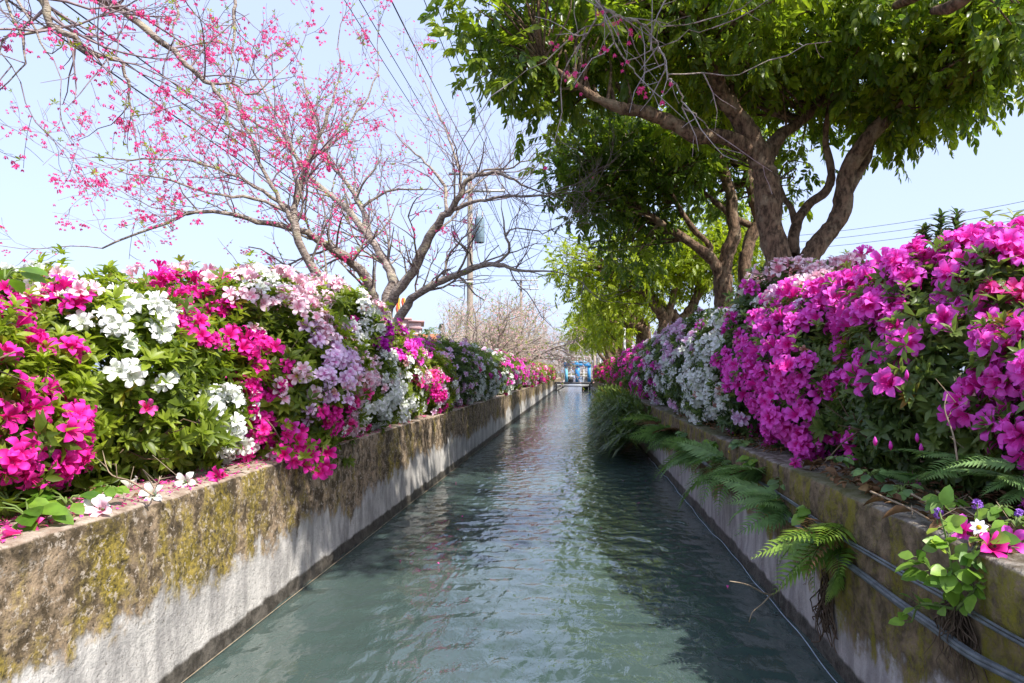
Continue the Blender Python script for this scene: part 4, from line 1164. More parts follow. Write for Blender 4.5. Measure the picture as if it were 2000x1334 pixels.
TA = [
    [(1540, 720, 6.0, 0.172), (1534, 640, 6.0, 0.150), (1524, 560, 6.0, 0.133), (1515, 490, 6.0, 0.116), (1506, 420, 6.0, 0.112), (1498, 360, 6.0, 0.107), (1488, 315, 6.0, 0.099), (1462, 262, 5.95, 0.086), (1432, 215, 5.9, 0.077), (1405, 165, 5.8, 0.065), (1385, 110, 5.7, 0.050), (1350, 40, 5.6, 0.034), (1320, -20, 5.5, 0.022)],
    [(1480, 300, 6.0, 0.073), (1420, 272, 5.9, 0.067), (1365, 262, 5.8, 0.062), (1310, 240, 5.7, 0.057), (1260, 218, 5.6, 0.052), (1215, 212, 5.5, 0.045), (1170, 195, 5.4, 0.036), (1120, 165, 5.3, 0.026), (1060, 120, 5.2, 0.015)],
    [(1420, 190, 5.85, 0.056), (1445, 130, 6.0, 0.047), (1480, 80, 6.1, 0.039), (1530, 40, 6.2, 0.030), (1600, 10, 6.3, 0.022), (1680, -10, 6.3, 0.015)],
    [(1492, 318, 6.05, 0.073), (1515, 275, 6.15, 0.060), (1545, 245, 6.25, 0.050), (1590, 215, 6.35, 0.040), (1640, 160, 6.4, 0.029), (1690, 90, 6.4, 0.017)],
    [(1556, 700, 6.05, 0.155), (1560, 600, 6.05, 0.129), (1566, 530, 6.1, 0.103), (1592, 487, 6.1, 0.090), (1625, 448, 6.1, 0.086), (1646, 405, 6.1, 0.083), (1654, 350, 6.1, 0.077), (1674, 300, 6.05, 0.072), (1718, 245, 6.0, 0.062), (1757, 205, 5.95, 0.052), (1800, 160, 5.85, 0.036), (1860, 100, 5.7, 0.022)],
    [(1640, 400, 6.1, 0.043), (1664, 370, 6.1, 0.040), (1692, 318, 6.15, 0.036), (1702, 280, 6.2, 0.029), (1720, 230, 6.3, 0.017)],
    [(1550, 500, 6.2, 0.060), (1556, 445, 6.3, 0.047), (1580, 402, 6.3, 0.043), (1614, 372, 6.3, 0.041), (1624, 340, 6.3, 0.036), (1613, 280, 6.3, 0.031), (1618, 210, 6.2, 0.026), (1630, 130, 6.2, 0.015)],
    [(1558, 440, 6.3, 0.034), (1548, 408, 6.4, 0.029), (1530, 385, 6.5, 0.024), (1520, 350, 6.6, 0.015)],
]
BA = [
    (975, 90, 5.5, 75, 70, .6), (940, 30, 5.4, 60, 50, .6), (1100, 40, 5.7, 130, 100, .9), (1060, 150, 5.7, 90, 62, .7), (1180, 120, 6.6, 110, 65, .8),
    (1250, 50, 5.9, 150, 100, 1.0), (1300, 150, 7.0, 110, 60, .6), (1400, 60, 5.9, 150, 110, 1.1), (1440, 170, 7.2, 90, 60, .6), (1560, 60, 6.0, 160, 110, 1.1),
    (1570, 190, 7.2, 100, 60, .6), (1720, 60, 5.8, 150, 120, 1.0), (1690, 180, 7.1, 90, 70, .6), (1850, 90, 5.6, 130, 100, .9), (1840, 170, 6.2, 90, 50, .6),
    (1930, 120, 5.3, 70, 70, .6), (1780, 225, 6.2, 75, 45, .6), (1730, 262, 6.6, 45, 30, .5), (1890, 165, 5.8, 70, 40, .5), (1990, 60, 5.0, 70, 90, .6), (1550, 320, 7.6, 70, 50, .5), (1380, 230, 7.4, 80, 40, .4),
    (1350, -60, 6.4, 300, 60, .6), (1750, -60, 6.2, 220, 60, .6),
]
evergreen('big evergreen tree with two thick forking trunks and a dense crown across the upper right', TA, BA, (1.85, 6.05, .5), 201, 'tree_leaf', 680, 11, 300, 1.0, 0.44, csize=0.27)
TN = [
    [(2700, 1000, 2.9, .20), (2690, 300, 2.9, .17), (2650, -300, 2.9, .15), (2500, -700, 2.8, .12), (2250, -600, 2.9, .10), (2000, -330, 3.4, .08), (1880, -120, 4.0, .06), (1800, -20, 4.6, .05), (1750, 10, 5.0, .03)],
    [(2500, -700, 2.8, .10), (2100, -900, 2.5, .08), (1700, -900, 2.3, .05), (1500, -900, 2.3, .03)],
    [(2000, -330, 3.4, .06), (1940, -80, 3.9, .05), (1870, 5, 4.2, .04), (1820, 22, 4.4, .025)],
]
BN = [(1990, -1770, 1.7, 300, 150, .4), (1670, -850, 2.7, 240, 100, .5), (1500, -900, 2.2, 230, 100, .6), (1700, -700, 2.8, 260, 100, .6), (1900, -900, 2.2, 200, 100, .6), (1650, -420, 3.6, 230, 70, .5), (2000, -120, 4.0, 90, 70, .4), (2300, -900, 2.4, 200, 120, .6), (2050, -10, 3.9, 60, 40, .3)]  # lobes high above are unseen, placed to dapple the left wall with shade
evergreen('evergreen tree just outside the right edge whose limb crosses the upper right corner', TN, BN, (3.42, 2.9, .5), 211, 'tree_leaf', 190, 7, 60, 0.95, 0.36, csize=0.27)
TB = [
    [(1418, 680, 8.7, 0.150), (1414, 600, 8.7, 0.123), (1412, 545, 8.7, 0.110), (1420, 500, 8.7, 0.092), (1432, 450, 8.7, 0.084), (1430, 400, 8.7, 0.070), (1415, 340, 8.7, 0.070), (1400, 280, 8.7, 0.044)],
    [(1408, 540, 8.7, 0.084), (1392, 510, 8.65, 0.075), (1370, 490, 8.6, 0.066), (1345, 472, 8.55, 0.057), (1310, 450, 8.5, 0.048), (1270, 420, 8.4, 0.040), (1220, 380, 8.3, 0.031), (1170, 340, 8.2, 0.018)],
    [(1452, 680, 9.0, 0.123), (1444, 610, 9.0, 0.101), (1455, 560, 9.0, 0.092), (1452, 510, 9.0, 0.088), (1470, 460, 9.0, 0.084), (1480, 420, 9.0, 0.075), (1470, 370, 9.0, 0.070), (1450, 310, 9.0, 0.044)],
    [(1372, 492, 8.6, 0.044), (1385, 480, 8.6, 0.040), (1340, 430, 8.5, 0.035), (1300, 360, 8.4, 0.026), (1260, 300, 8.3, 0.018)],
    [(1470, 440, 9.0, 0.053), (1430, 420, 9.0, 0.044), (1380, 380, 8.9, 0.035), (1330, 330, 8.8, 0.026)],
]
BB = [
    (1105, 310, 8.2, 42, 48, .5), (1180, 285, 8.3, 80, 75, .8), (1160, 385, 8.2, 62, 60, .6), (1270, 320, 8.6, 110, 90, .9), (1250, 430, 8.9, 90, 58, .6),
    (1385, 350, 9.7, 100, 70, .7), (1420, 270, 9.0, 110, 70, .9), (1232, 490, 8.3, 40, 26, .4), (1440, 390, 9.9, 60, 40, .4), (1340, 250, 8.8, 130, 60, .9),
]
evergreen('dark evergreen tree on two slender crooked trunks behind the big tree', TB, BB, (1.98, 8.85, .5), 221, 'tree_leaf', 360, 10, 200, 1.0, 0.26, csize=0.28)
TC = [
    [(1298, 720, 13, .16), (1298, 640, 13, .13), (1292, 615, 13, .11), (1270, 585, 12.9, .09), (1240, 560, 12.8, .07), (1200, 530, 12.7, .045)],
    [(1325, 720, 13.2, .16), (1322, 640, 13.2, .13), (1318, 620, 13.2, .11), (1290, 595, 13.2, .09), (1265, 570, 13.1, .07), (1245, 530, 13, .05)],
    [(1322, 630, 13.2, .10), (1345, 610, 13.2, .09), (1358, 580, 13.2, .075), (1370, 545, 13.2, .06), (1390, 500, 13.2, .04)],
    [(1352, 600, 13.2, .06), (1372, 570, 13.3, .05), (1400, 540, 13.3, .035)],
    [(1298, 640, 13, .08), (1310, 600, 13, .07), (1320, 560, 13, .05), (1330, 510, 13, .035)],
]
BC = [(1130, 500, 12.6, 40, 36, .8), (1180, 530, 12.8, 65, 42, 1.0), (1240, 545, 13, 85, 40, 1.2), (1320, 520, 13.2, 90, 48, 1.2), (1400, 500, 13.2, 85, 50, 1.0), (1430, 450, 13.4, 60, 40, .8),
      (1470, 470, 13.0, 32, 42, .7), (1170, 580, 13.2, 50, 30, 1.0), (1395, 535, 13.4, 50, 28, .8), (1245, 480, 12.6, 70, 36, .8), (1340, 470, 13, 80, 40, .9), (1120, 545, 12.6, 26, 28, .5)]
evergreen('bright lime green tree with low forked branches beyond the dark tree', TC, BC, (1.80, 13.1, .5), 241, 'lime_leaf', 360, 9, 100, 1.1, 0.6, 'tree_bark', 0.34, 0)
rows = [
    (16.5, 1252, 645, 'lime green tree with a stout straight trunk just right of the white post', [(1215, 585, 70, 36), (1180, 615, 50, 26), (1265, 590, 45, 28), (1160, 600, 36, 24)], 1260, .16),
    (21.0, 1226, 660, 'lime green tree leaning over the bank just left of the white post', [(1190, 610, 60, 36), (1155, 635, 40, 26), (1210, 640, 45, 22)], 1205, .15),
    (25.0, 1212, 668, 'second leaning tree of the far row, its trunk close behind the first', [(1165, 625, 48, 30), (1140, 650, 30, 20), (1195, 640, 40, 24)], 1190, .15),
    (30.0, 1200, 675, 'third leaning tree of the far row with a curved dark trunk', [(1150, 640, 38, 26), (1135, 660, 22, 16), (1180, 650, 35, 20)], 1178, .15),
    (36.0, 1190, 682, 'smallest and most distant leaning tree of the far row near the blue gate', [(1150, 655, 32, 22), (1170, 660, 30, 18)], 1168, .14),
]
for i, (Yd, bx, by, lab, bl_, tx, r) in enumerate(rows):
    gy = VY + 0.5 * F_PX / Yd
    cx, cy = bl_[0][0], bl_[0][1]
    limbs = [
        [(bx, gy, Yd, r * 1.25), (bx - 1, (gy + by) / 2, Yd, r), (bx - (bx - tx) * 0.25, by + 10, Yd, r * .9), ((bx + cx) / 2, (by + cy) / 2 + 8, Yd, r * .6), (cx, cy, Yd, r * .25)],
        [(bx - 2, (gy + by) / 2, Yd, r * .8), (tx, by, Yd - .2, r * .65), (bl_[1][0] + 12, bl_[1][1] + 12, Yd - .4, r * .4), (bl_[1][0], bl_[1][1], Yd - .5, r * .15)],
        [(bx, by + 12, Yd, r * .7), (bx + 6, by - 15, Yd + .2, r * .5), (bl_[-1][0] + 8, bl_[-1][1], Yd + .3, r * .2)],
    ]
    if i > 0:
        limbs.append([(bx + 8, gy, Yd + .5, r), (bx + 3, by + 15, Yd + .5, r * .8), (bx - 14, by - 10, Yd + .4, r * .5), (cx + 10, cy, Yd + .3, r * .2)])
    evergreen(lab, limbs, [(a, b, Yd, c, d, 1.6) for a, b, c, d in bl_], P(bx, gy, Yd), 260 + i, 'lime_leaf', 110, 7, 0, 1.2, 0.48, 'tree_bark', 0.5, 0, 'row of far trees on the right bank')

# ------------------------------------------------------------------ far bare cherries, left bank and at the canal's end
def bare_tree_parts(seed, h, pale):
    rr = np.random.default_rng(seed)
    lm, tb, tips = MB(), MB(), []
    for k in range(5):
        a = k * 1.2566 + rr.uniform(-.4, .4)
        lean = rr.uniform(0.35, 1.0)
        d = unit(np.array([math.cos(a) * lean, math.sin(a) * lean, 1.0]))
        b = np.array([math.cos(a) * .06, math.sin(a) * .06, 0.0])
        grow(tb, b, d, h * rr.uniform(0.6, 0.85), 0.05, 0, 3, rr, tips, 0.10, 0.02, wig=0.15, dens=1.05)
    pts = np.concatenate([t[0][1:] for t in tips if t[1] >= 1])
    pts = pts[rr.permutation(len(pts))[:800]]
    fm = MB()
    for k in range(3):
        s = pts[k::3]
        fm.stamp(CH_ONE[k], frames_z(np.array([[0, 0, 1.0]] * len(s))) * rr.uniform(1.4, 2.6, len(s))[:, None, None], s, rr.uniform(0, .6, len(s)))
    lf = MB()
    s = pts[:260]
    lf.stamp(ROS_LO[1], frames_z(rdir(len(s)) + np.array([0, 0, 1.0])) * 1.1, s, rr.uniform(.6, .9, len(s)))
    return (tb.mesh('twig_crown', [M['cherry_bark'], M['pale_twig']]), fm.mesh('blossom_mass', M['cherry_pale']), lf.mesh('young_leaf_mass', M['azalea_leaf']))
BT = [bare_tree_parts(300 + i, 3.6, i) for i in range(3)]
far_bare = [
    (-2.25, 17.5, 0, .85, 'thin bare cherry tree with a few yellow green leaves just right of the utility pole'),
    (-2.5, 21.5, 1, 1.0, 'second bare pinkish cherry past the utility pole, with low spreading limbs'),
    (-3.4, 26.0, 2, 1.15, 'bare pinkish cherry tree below the second utility pole'),
    (-4.6, 31.0, 0, 1.2, 'bare pinkish cherry tree leaning over the far left bank'),
    (-5.6, 38.5, 1, 1.15, 'bare cherry tree standing by the left end of the blue gate'),
    (-3.4, 47.0, 2, 1.2, 'pale bare tree behind the left end of the blue gate'),
    (-1.2, 57.0, 0, 1.3, 'pale tan bare tree straight behind the blue gate, left of its middle'),
    (1.4, 60.0, 1, 1.35, 'pale tan bare tree straight behind the blue gate, right of its middle'),
    (3.6, 52.0, 2, 1.25, 'pale tan bare tree behind the grey post and far trunks'),
    (-4.5, 66.0, 1, 1.5, 'tall hazy bare tree far behind the bare cherries on the left'),
    (0.2, 75.0, 2, 1.6, 'most distant hazy bare tree at the end of the canal'),
    (4.8, 70.0, 0, 1.5, 'hazy bare tree far behind the leaning trunks'),
]
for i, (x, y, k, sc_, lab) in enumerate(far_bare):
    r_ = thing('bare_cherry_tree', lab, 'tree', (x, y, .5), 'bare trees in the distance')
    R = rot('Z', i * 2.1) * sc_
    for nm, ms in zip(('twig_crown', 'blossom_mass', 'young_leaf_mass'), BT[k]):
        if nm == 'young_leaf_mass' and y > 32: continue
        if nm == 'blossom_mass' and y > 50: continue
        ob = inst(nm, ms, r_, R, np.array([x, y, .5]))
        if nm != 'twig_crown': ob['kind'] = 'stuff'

# ------------------------------------------------------------------ utility poles and wires
def utility_pole(x, y, h, label, transformer):
    r_ = thing('utility_pole', label, 'pole', (x, y, .5), 'concrete utility poles on the left bank')
    MB().tube([[x, y, .5], [x, y, 2.5], [x, y, 5.5], [x, y, h]], [.125, .118, .105, .085], 14).build('shaft', M['pole'], r_)
    for k, zz in enumerate((h - .1, h - .72)):
        xo = 0.55 if k else 0.25
        ca = MB().box((x + xo, y - .13, zz), (1.5 if k else 2.0, .09, .09)).build('crossarm', M['steel'], r_)
        for dx in ((0.05, 0.62, 1.2) if k else (-0.6, 0.3, 1.15)):
            px_ = x + dx
            MB().tube([[px_, y - .13, zz + .045], [px_, y - .13, zz + .10], [px_, y - .13, zz + .14], [px_, y - .13, zz + .2], [px_, y - .13, zz + .24]], [.02, .05, .03, .05, .03], 8).build('insulator', M['insulator'], r_)
    MB().tube([[x, y - .1, h - 1.5], [x + .75, y - .13, h - .77]], .025, 5).build('brace', M['steel'], r_)
    if transformer:
        t = MB().tube([[x + .36, y - .05, h - 2.6], [x + .36, y - .05, h - 2.56], [x + .36, y - .05, h - 1.75], [x + .36, y - .05, h - 1.7], [x + .36, y - .05, h - 1.62]], [.15, .18, .18, .165, .05], 14).build('transformer', M['transformer'], r_)
        for dx in (-.1, .1):
            MB().tube([[x + .36 + dx, y - .05, h - 1.66], [x + .36 + dx, y - .05, h - 1.45]], [.04, .025], 6).build('bushing', M['insulator'], t)
        MB().box((x + .15, y - .05, h - 2.2), (.2, .06, .5)).build('bracket', M['steel'], r_)
    MB().box((x - .1, y - .13, h - 4.05), (.5, .07, .07)).build('lower_arm', M['steel'], r_)
    return r_
PX1, PY1, PX2, PY2 = -3.92, 25.0, -4.1, 50.0
utility_pole(PX1, PY1, 8.35, 'tall concrete utility pole with crossarms and a grey transformer', True)
utility_pole(PX2, PY2, 7.85, 'smaller distant concrete utility pole with one visible crossarm and brace', False)

def wire(a, b, sag, label, r=0.008, group='overhead wires', n=16):
    a, b = np.array(a, float), np.array(b, float)
    t = np.linspace(0, 1, n)[:, None]
    p = a + (b - a) * t
    p[:, 2] -= (4 * sag * t * (1 - t))[:, 0]
    o = MB().tube(p, r, 5).build('power_line', M['wire'])
    return props(o, label, 'power line', group)
w1 = 'thin overhead line running from the tall utility pole towards the viewer'
w2 = 'thin overhead line running between the two utility poles'
for dx, zz in ((-0.6, 8.5), (0.3, 8.5), (1.15, 8.5), (0.05, 7.88), (0.62, 7.88), (1.2, 7.88)):
    wire((PX1 + dx, PY1 - .13, zz), (PX1 + dx, -2, zz + .2), .35, w1, .009, 'lines from the tall pole overhead')
    wire((PX1 + dx, PY1 - .13, zz), (PX2 + dx, PY2 - .13, zz - .5), .35, w2, .011, 'lines between the two poles')
for k, zz in enumerate((4.30, 4.05, 3.6)):
    wire((PX1 - .2, PY1 - .13, zz), (-6.2 + .2 * k, 2.5, 5.6 - .3 * k), .25, ('highest', 'middle', 'lowest')[k] + ' of three service lines sloping from the tall pole to the left', .010)
for k, (ya, yb) in enumerate(((448, 385), (456, 402), (466, 420))):
    a, b = P(930, ya - 10, 30), P(1180, ya + 16, 30)
    wire(P(985, ya, 30), P(2080, yb - 8, 18), .9, ('top', 'middle', 'bottom')[k] + ' line of three crossing the sky to the right of the big tree', .007)
wire(P(918, 538, 25), P(1800, 520, 24), .15, 'single lower line crossing from the tall pole behind the trees', .010)

# ------------------------------------------------------------------ blue sluice gate and small bridge across the canal
GY = 39.0
gr_ = thing('sluice_gate', 'blue painted sluice gate frame standing on the dark bridge at the canal end', 'gate', (-.1, GY + .5, .46))
zt = 1 + 14 / F_PX * GY
for px, w, key in ((1106, .15, 'blue_light'), (1128, .26, 'blue'), (1151, .19, 'blue')):
    x = (px - VX) / F_PX * GY
    MB().box((x, GY + .5, (.47 + zt) / 2), (w, .18, zt - .47)).build('column', M[key], gr_)
x0, x1 = (1101 - VX) / F_PX * GY, (1155 - VX) / F_PX * GY
MB().box(((x0 + x1) / 2, GY + .5, zt + .07), (x1 - x0, .26, .24)).build('beam', M['blue'], gr_)
MB().box(((x0 + x1) / 2 - .28, GY + .5, zt + .215), (.42, .3, .09)).build('gearbox', M['blue_light'], gr_)
MB().box(((x0 + x1) / 2 + .3, GY + .5, zt + .225), (.46, .3, .11)).build('gearbox', M['blue_light'], gr_)
MB().box(((x0 + x1) / 2, GY + .5, zt + .183), (x1 - x0 - .05, .24, .02)).build('top_plate', M['blue_light'], gr_)
MB().box((-.38, GY + .46, .62), (.36, .05, .3)).build('gate_leaf', M['dark_steel'], gr_)
for px in (1113, 1143):
    x = (px - VX) / F_PX * GY
    a = np.linspace(0, 2 * math.pi, 17)
    w_ = MB(); w_.tube(np.stack([x + .13 * np.cos(a), np.full(17, GY + .34), zt + .26 + .13 * np.sin(a)], -1), .014, 5)
    w_.build('handwheel', M['steel'], gr_)
for px in (1103, 1115, 1140):
    x = (px - VX) / F_PX * GY
    MB().tube([[x, GY + .46, .46], [x, GY + .46, zt]], .014, 6).build('rod', M['white_paint'], gr_)
for zz in (.82, .98):
    MB().tube([[x0 + .05, GY + .44, zz], [x1 - .05, GY + .44, zz]], .012, 6).build('rail', M['white_paint'], gr_)
b_ = thing('footbridge', 'low dark steel footbridge under the blue gate, spanning the water', 'bridge', (-.2, GY + .2, 0))
MB().box((-.2, GY + .45, .41), (2.5, 1.3, .10)).build('deck', M['dark_steel'], b_)
MB().box((-.2, GY - .22, .29), (2.3, .05, .05)).build('front_beam', M['steel'], b_)
MB().box((-.2, GY - .23, .21), (2.3, .05, .045)).build('lower_beam', M['dark_steel'], b_)
for x in (-1.18, .72):
    MB().box((x, GY - .2, .1), (.09, .09, .62)).build('leg', M['dark_steel'], b_)
MB().tube([[-1.15, GY - .2, -.02], [-.7, GY - .2, .22]], .03, 6).build('brace', M['dark_steel'], b_)
MB().box((.45, GY + .1, .1), (.36, .3, .26)).build('block', M['dark_steel'], b_)
r_ = thing('handrail', 'thin white curved handrail behind the blue gate', 'railing', (-.2, GY + 2.5, .5))
pts = [P(1104, 740, GY + 2.5), P(1104, 702, GY + 2.5), P(1110, 697, GY + 2.5), P(1130, 696, GY + 2.5), P(1150, 697, GY + 2.5), P(1154, 704, GY + 2.5), P(1154, 740, GY + 2.5)]
MB().tube(smooth_path(pts, 40), .016, 6).build('top_rail', M['white_paint'], r_)
MB().tube([P(1104, 714, GY + 2.5), P(1154, 714, GY + 2.5)], .013, 6).build('mid_rail', M['white_paint'], r_)
for px in (1116, 1128, 1141):
    MB().tube([P(px, 740, GY + 2.5), P(px, 697, GY + 2.5)], .012, 6).build('baluster', M['white_paint'], r_)

# posts
def post(px, ytop, Yd, r, mat, label, cat_='post', cap=False):
    x = (px - VX) / F_PX * Yd
    zt_ = CAMZ + (VY - ytop) / F_PX * Yd
    t = thing('post', label, cat_, (x, Yd, .5))
    MB().tube([[x, Yd, .5], [x, Yd, (zt_ + .5) / 2], [x, Yd, zt_ - .02]], [r, r, r * .97], 10).build('shaft', M[mat], t)
    MB().tube([[x, Yd, zt_ - .02], [x, Yd, zt_], [x, Yd, zt_ + .02]], [r * 1.08, r * 1.08, r * .5], 10).build('cap', M[mat], t)
post(1220, 620, 20.0, .036, 'white_paint', 'slim white metal post among the right bank trees')
post(1161, 682, 34.0, .07, 'pole', 'grey post standing near the blue gate on the right')
post(1172, 684, 37.0, .035, 'white_paint', 'thin pale post beside the grey post near the blue gate')
post(677, 558, 7.2, .024, 'post_wood', 'short weathered wooden post behind the pale pink azaleas')

# ------------------------------------------------------------------ pink house, annex roof, banner, palm, conifer, green bushes
HY = 60.0
hx0, hx1 = (690 - VX) / F_PX * HY, (822 - VX) / F_PX * HY
h_ = thing('pink_house', 'pale pink house with flat cornices behind the cherry trunks', 'house', (hx1, HY, .5))
zr = CAMZ + (VY - 629) / F_PX * HY
xm = (800 - VX) / F_PX * HY
MB().box(((xm + hx1) / 2, HY + 3, (zr + .5) / 2), (hx1 - xm, 6, zr - .5)).build('wall', M['pink_wall'], h_)
MB().box(((hx0 + xm) / 2 - .01, HY + 3.4, (zr + .5) / 2 + .1), (xm - hx0, 6, zr - .3)).build('wall', M['pink_wall'], h_)
MB().box(((xm + hx1) / 2 + .1, HY + 2.95, zr + .06), (hx1 - xm + .4, 6.4, .14)).build('cornice', M['pink_trim'], h_)
MB().box(((hx0 + xm) / 2 + .1, HY + 3.35, zr + .30), (xm - hx0 + .2, 6.4, .14)).build('cornice', M['pink_trim'], h_)
MB().box(((xm + hx1) / 2 + .05, HY + 2.93, zr - .55), (hx1 - xm + .16, 6.3, .10)).build('ledge', M['pink_trim'], h_)
MB().box(((hx0 + xm) / 2, HY + 3.32, zr - .45), (xm - hx0 + .02, 6.3, .10)).build('ledge', M['pink_trim'], h_)
for zz in (zr - .30, zr - .42, zr - .18):
    MB().box(((xm + hx1) / 2 + .02, HY - .015, zz), (hx1 - xm + .04, .05, .03)).build('band', M['cornice'], h_)
for px in (808, 790, 765, 740):
    x = (px - VX) / F_PX * HY
    yy = HY - .02 if px > 800 else HY + .38
    f = MB().box((x, yy, zr - 1.25), (.42, .08, .62)).build('window', M['white_paint'], h_)
    for dx in (-.1, .1):
        MB().box((x + dx, yy - .045, zr - 1.25), (.17, .02, .52)).build('pane', M['glass'], f)
for px in (800, 821):
    x = (px - VX) / F_PX * HY
    MB().box((x, HY - .03, (zr + .5) / 2 - .3), (.16, .12, zr - 1.0)).build('pilaster', M['cornice'], h_)
h_.rotation_euler = (0, 0, math.radians(13))
a_ = thing('annex', 'low building with a sloping red tiled roof in front of the pink house', 'building', P(830, 760, 55) * [1, 1, 0] + [0, 0, .5])
pa, pb_ = P(790, 656, 56), P(868, 668, 54)
rx0, rx1 = pa[0], pb_[0]
MB().box(((rx0 + rx1) / 2, 57, 2.0), (rx1 - rx0 - .4, 4, 3.0)).build('wall', M['pink_wall'], a_)
rt = MB()
for k in range(9):
    t0, t1 = k / 9, (k + 1) / 9
    ya_, yb_ = 54.4 + 3.6 * t0, 54.4 + 3.6 * t1
    za, zb = 3.35 + .95 * t0, 3.35 + .95 * t1
    sx0, sx1 = rx0 - .1 + .5 * t0, rx1 + .3 - 1.0 * t0
    c = MB().add([[sx0, ya_, za + .05], [sx1, ya_, za + .05], [sx1, yb_ + .05, zb], [sx0, yb_ + .05, zb], [sx0, ya_, za - .02], [sx1, ya_, za - .02], [sx1, yb_ + .05, zb - .07], [sx0, yb_ + .05, zb - .07]],
                 Q=[[0, 1, 2, 3], [7, 6, 5, 4], [0, 4, 5, 1], [1, 5, 6, 2], [2, 6, 7, 3], [3, 7, 4, 0]])
    c.build('roof_tile_course', M['roof_tile'], a_, smooth=False)
bn = thing('banner', 'striped red yellow and white banner hanging between the cherry trunks', 'banner', P(783, 680, 30) * [1, 1, 0] + [0, 0, .5])
bt = P(774, 582, 30); bb = P(792, 612, 30)
n_st = 5
for k in range(n_st):
    xa = bt[0] + (bb[0] - bt[0]) * k / n_st; xb = bt[0] + (bb[0] - bt[0]) * (k + 1) / n_st - .006
    mb = MB(); V = []
    for j in range(6):
        z = bt[2] + (bb[2] - bt[2]) * j / 5
        yy = 30 + .05 * math.sin(j * 1.4 + k * .9)
        V += [(xa, yy, z), (xb, yy + .015, z), (xb, yy + .02, z), (xa, yy + .005, z)]
    Q = []
    for j in range(5):
        for c in range(4):
            Q.append([j * 4 + c, j * 4 + (c + 1) % 4, j * 4 + 4 + (c + 1) % 4, j * 4 + 4 + c])
    mb.add(V, Q=Q).build('stripe', M[('banner_red', 'banner_yellow', 'banner_white', 'banner_red', 'banner_yellow')[k]], bn)
MB().tube([[bt[0] - .03, 30, .5], [bt[0] - .03, 30, bt[2] + .1]], .025, 8).build('pole', M['steel'], bn)

pm = thing('palm_tree', 'small palm tree beside the pink house', 'palm', P(838, 745, 50) * [1, 1, 0] + [0, 0, .5])
pc = P(838, 646, 50)
MB().tube([[pc[0], 50, .5], [pc[0] + .05, 50, 2], pc], [.14, .11, .09], 9).build('trunk', M['palm_trunk'], pm)
for k in range(14):
    a = k * 2.4; el = rng.uniform(-.1, .9)
    pts = []
    for t in np.linspace(0, 1, 7):
        r = 1.0 * t
        pts.append(pc + np.array([math.cos(a) * r * .9, math.sin(a) * r * .9, el * r - .8 * r * r]))
    fr = MB(); fr.tube(pts, np.linspace(.02, .006, 7), 3, .5)
    pts = np.array(pts)
    for i in range(1, 7):
        for sgn in (-1, 1):
            side = np.array([-math.sin(a), math.cos(a), -.55]) * sgn * np.array([1, 1, sgn])
            d = unit(side + (pts[i] - pts[i - 1]) * 2)
            w_ = unit(pts[i] - pts[i - 1]) * .03
            fr.add([pts[i] - w_, pts[i] + w_, pts[i] + d * .32], T=[[0, 1, 2]], D=(0, 0, .5))
    fr.build('frond', M['broad_leaf'], pm)
cn = thing('conifer', 'small dark conifer right of the palm tree', 'tree', P(863, 745, 40) * [1, 1, 0] + [0, 0, .5])
ct_, cb_ = P(863, 634, 40), P(863, 745, 40)
MB().tube([[ct_[0], 40, .5], ct_], [.09, .02], 7).build('trunk', M['tree_bark'], cn)
cm = MB()
for k in range(330):
    t = rng.uniform(0, 1)
    z = ct_[2] - t * 2.9
    r = .10 + 1.0 * t ** .7 * rng.uniform(.3, 1) * (0.75 + .25 * math.sin(t * 30))
    a = rng.uniform(0, 6.28)
    p0 = np.array([ct_[0] + math.cos(a) * r * .6, 40 + math.sin(a) * r * .6, z])
    d = unit(np.array([math.cos(a), math.sin(a), .25 - .5 * t]))
    cm.stamp(ROS_LO[k % 4], frames_z(d[None]) * 2.4, p0[None], np.array([rng.uniform(.1, .8)]))
cm.build('crown', M['conifer_leaf'], cn, kind='stuff')

def bush(x, y, r, h, mat, label, n=260, sc_=2.4):
    t = thing('green_bush', label, 'bush', (x, y, .5), 'green bushes behind the left hedge')
    st = MB()
    for k in range(7):
        a = rng.uniform(0, 6.28)
        st.tube([[x, y, .5], [x + math.cos(a) * r * .3, y + math.sin(a) * r * .3, .5 + h * .4], [x + math.cos(a) * r * .7, y + math.sin(a) * r * .7, .5 + h * .8]], [.04, .025, .01], 4)
    st.build('stem', M['shrub_wood'], t)
    u = rdir(n); u[:, 2] = np.abs(u[:, 2])
    k = (1 + .2 * vnoise(u * 3 + x, 5)) * rng.uniform(.55, 1, n)
    p = np.array([x, y, .6]) + u * k[:, None] * np.array([r, r, h])
    MB().stamp(ROS_LO[2], frames_z(unit(u + rng.normal(0, .4, u.shape))) * sc_, p, np.clip(rng.normal(.55, .2, n), 0, .9)).build('foliage', M[mat], t, kind='stuff')
bush(-5.4, 30, 1.3, 2.1, 'azalea_leaf', 'light green bush right of the conifer, behind the dark azaleas', 420)
bush(-8.2, 38, 1.2, 1.9, 'azalea_leaf_dark', 'dark green bush below the red tiled roof', 360)
bush(-6.8, 33, 1.1, 1.8, 'azalea_leaf', 'yellow green bush between the conifer and the tall pole', 360)

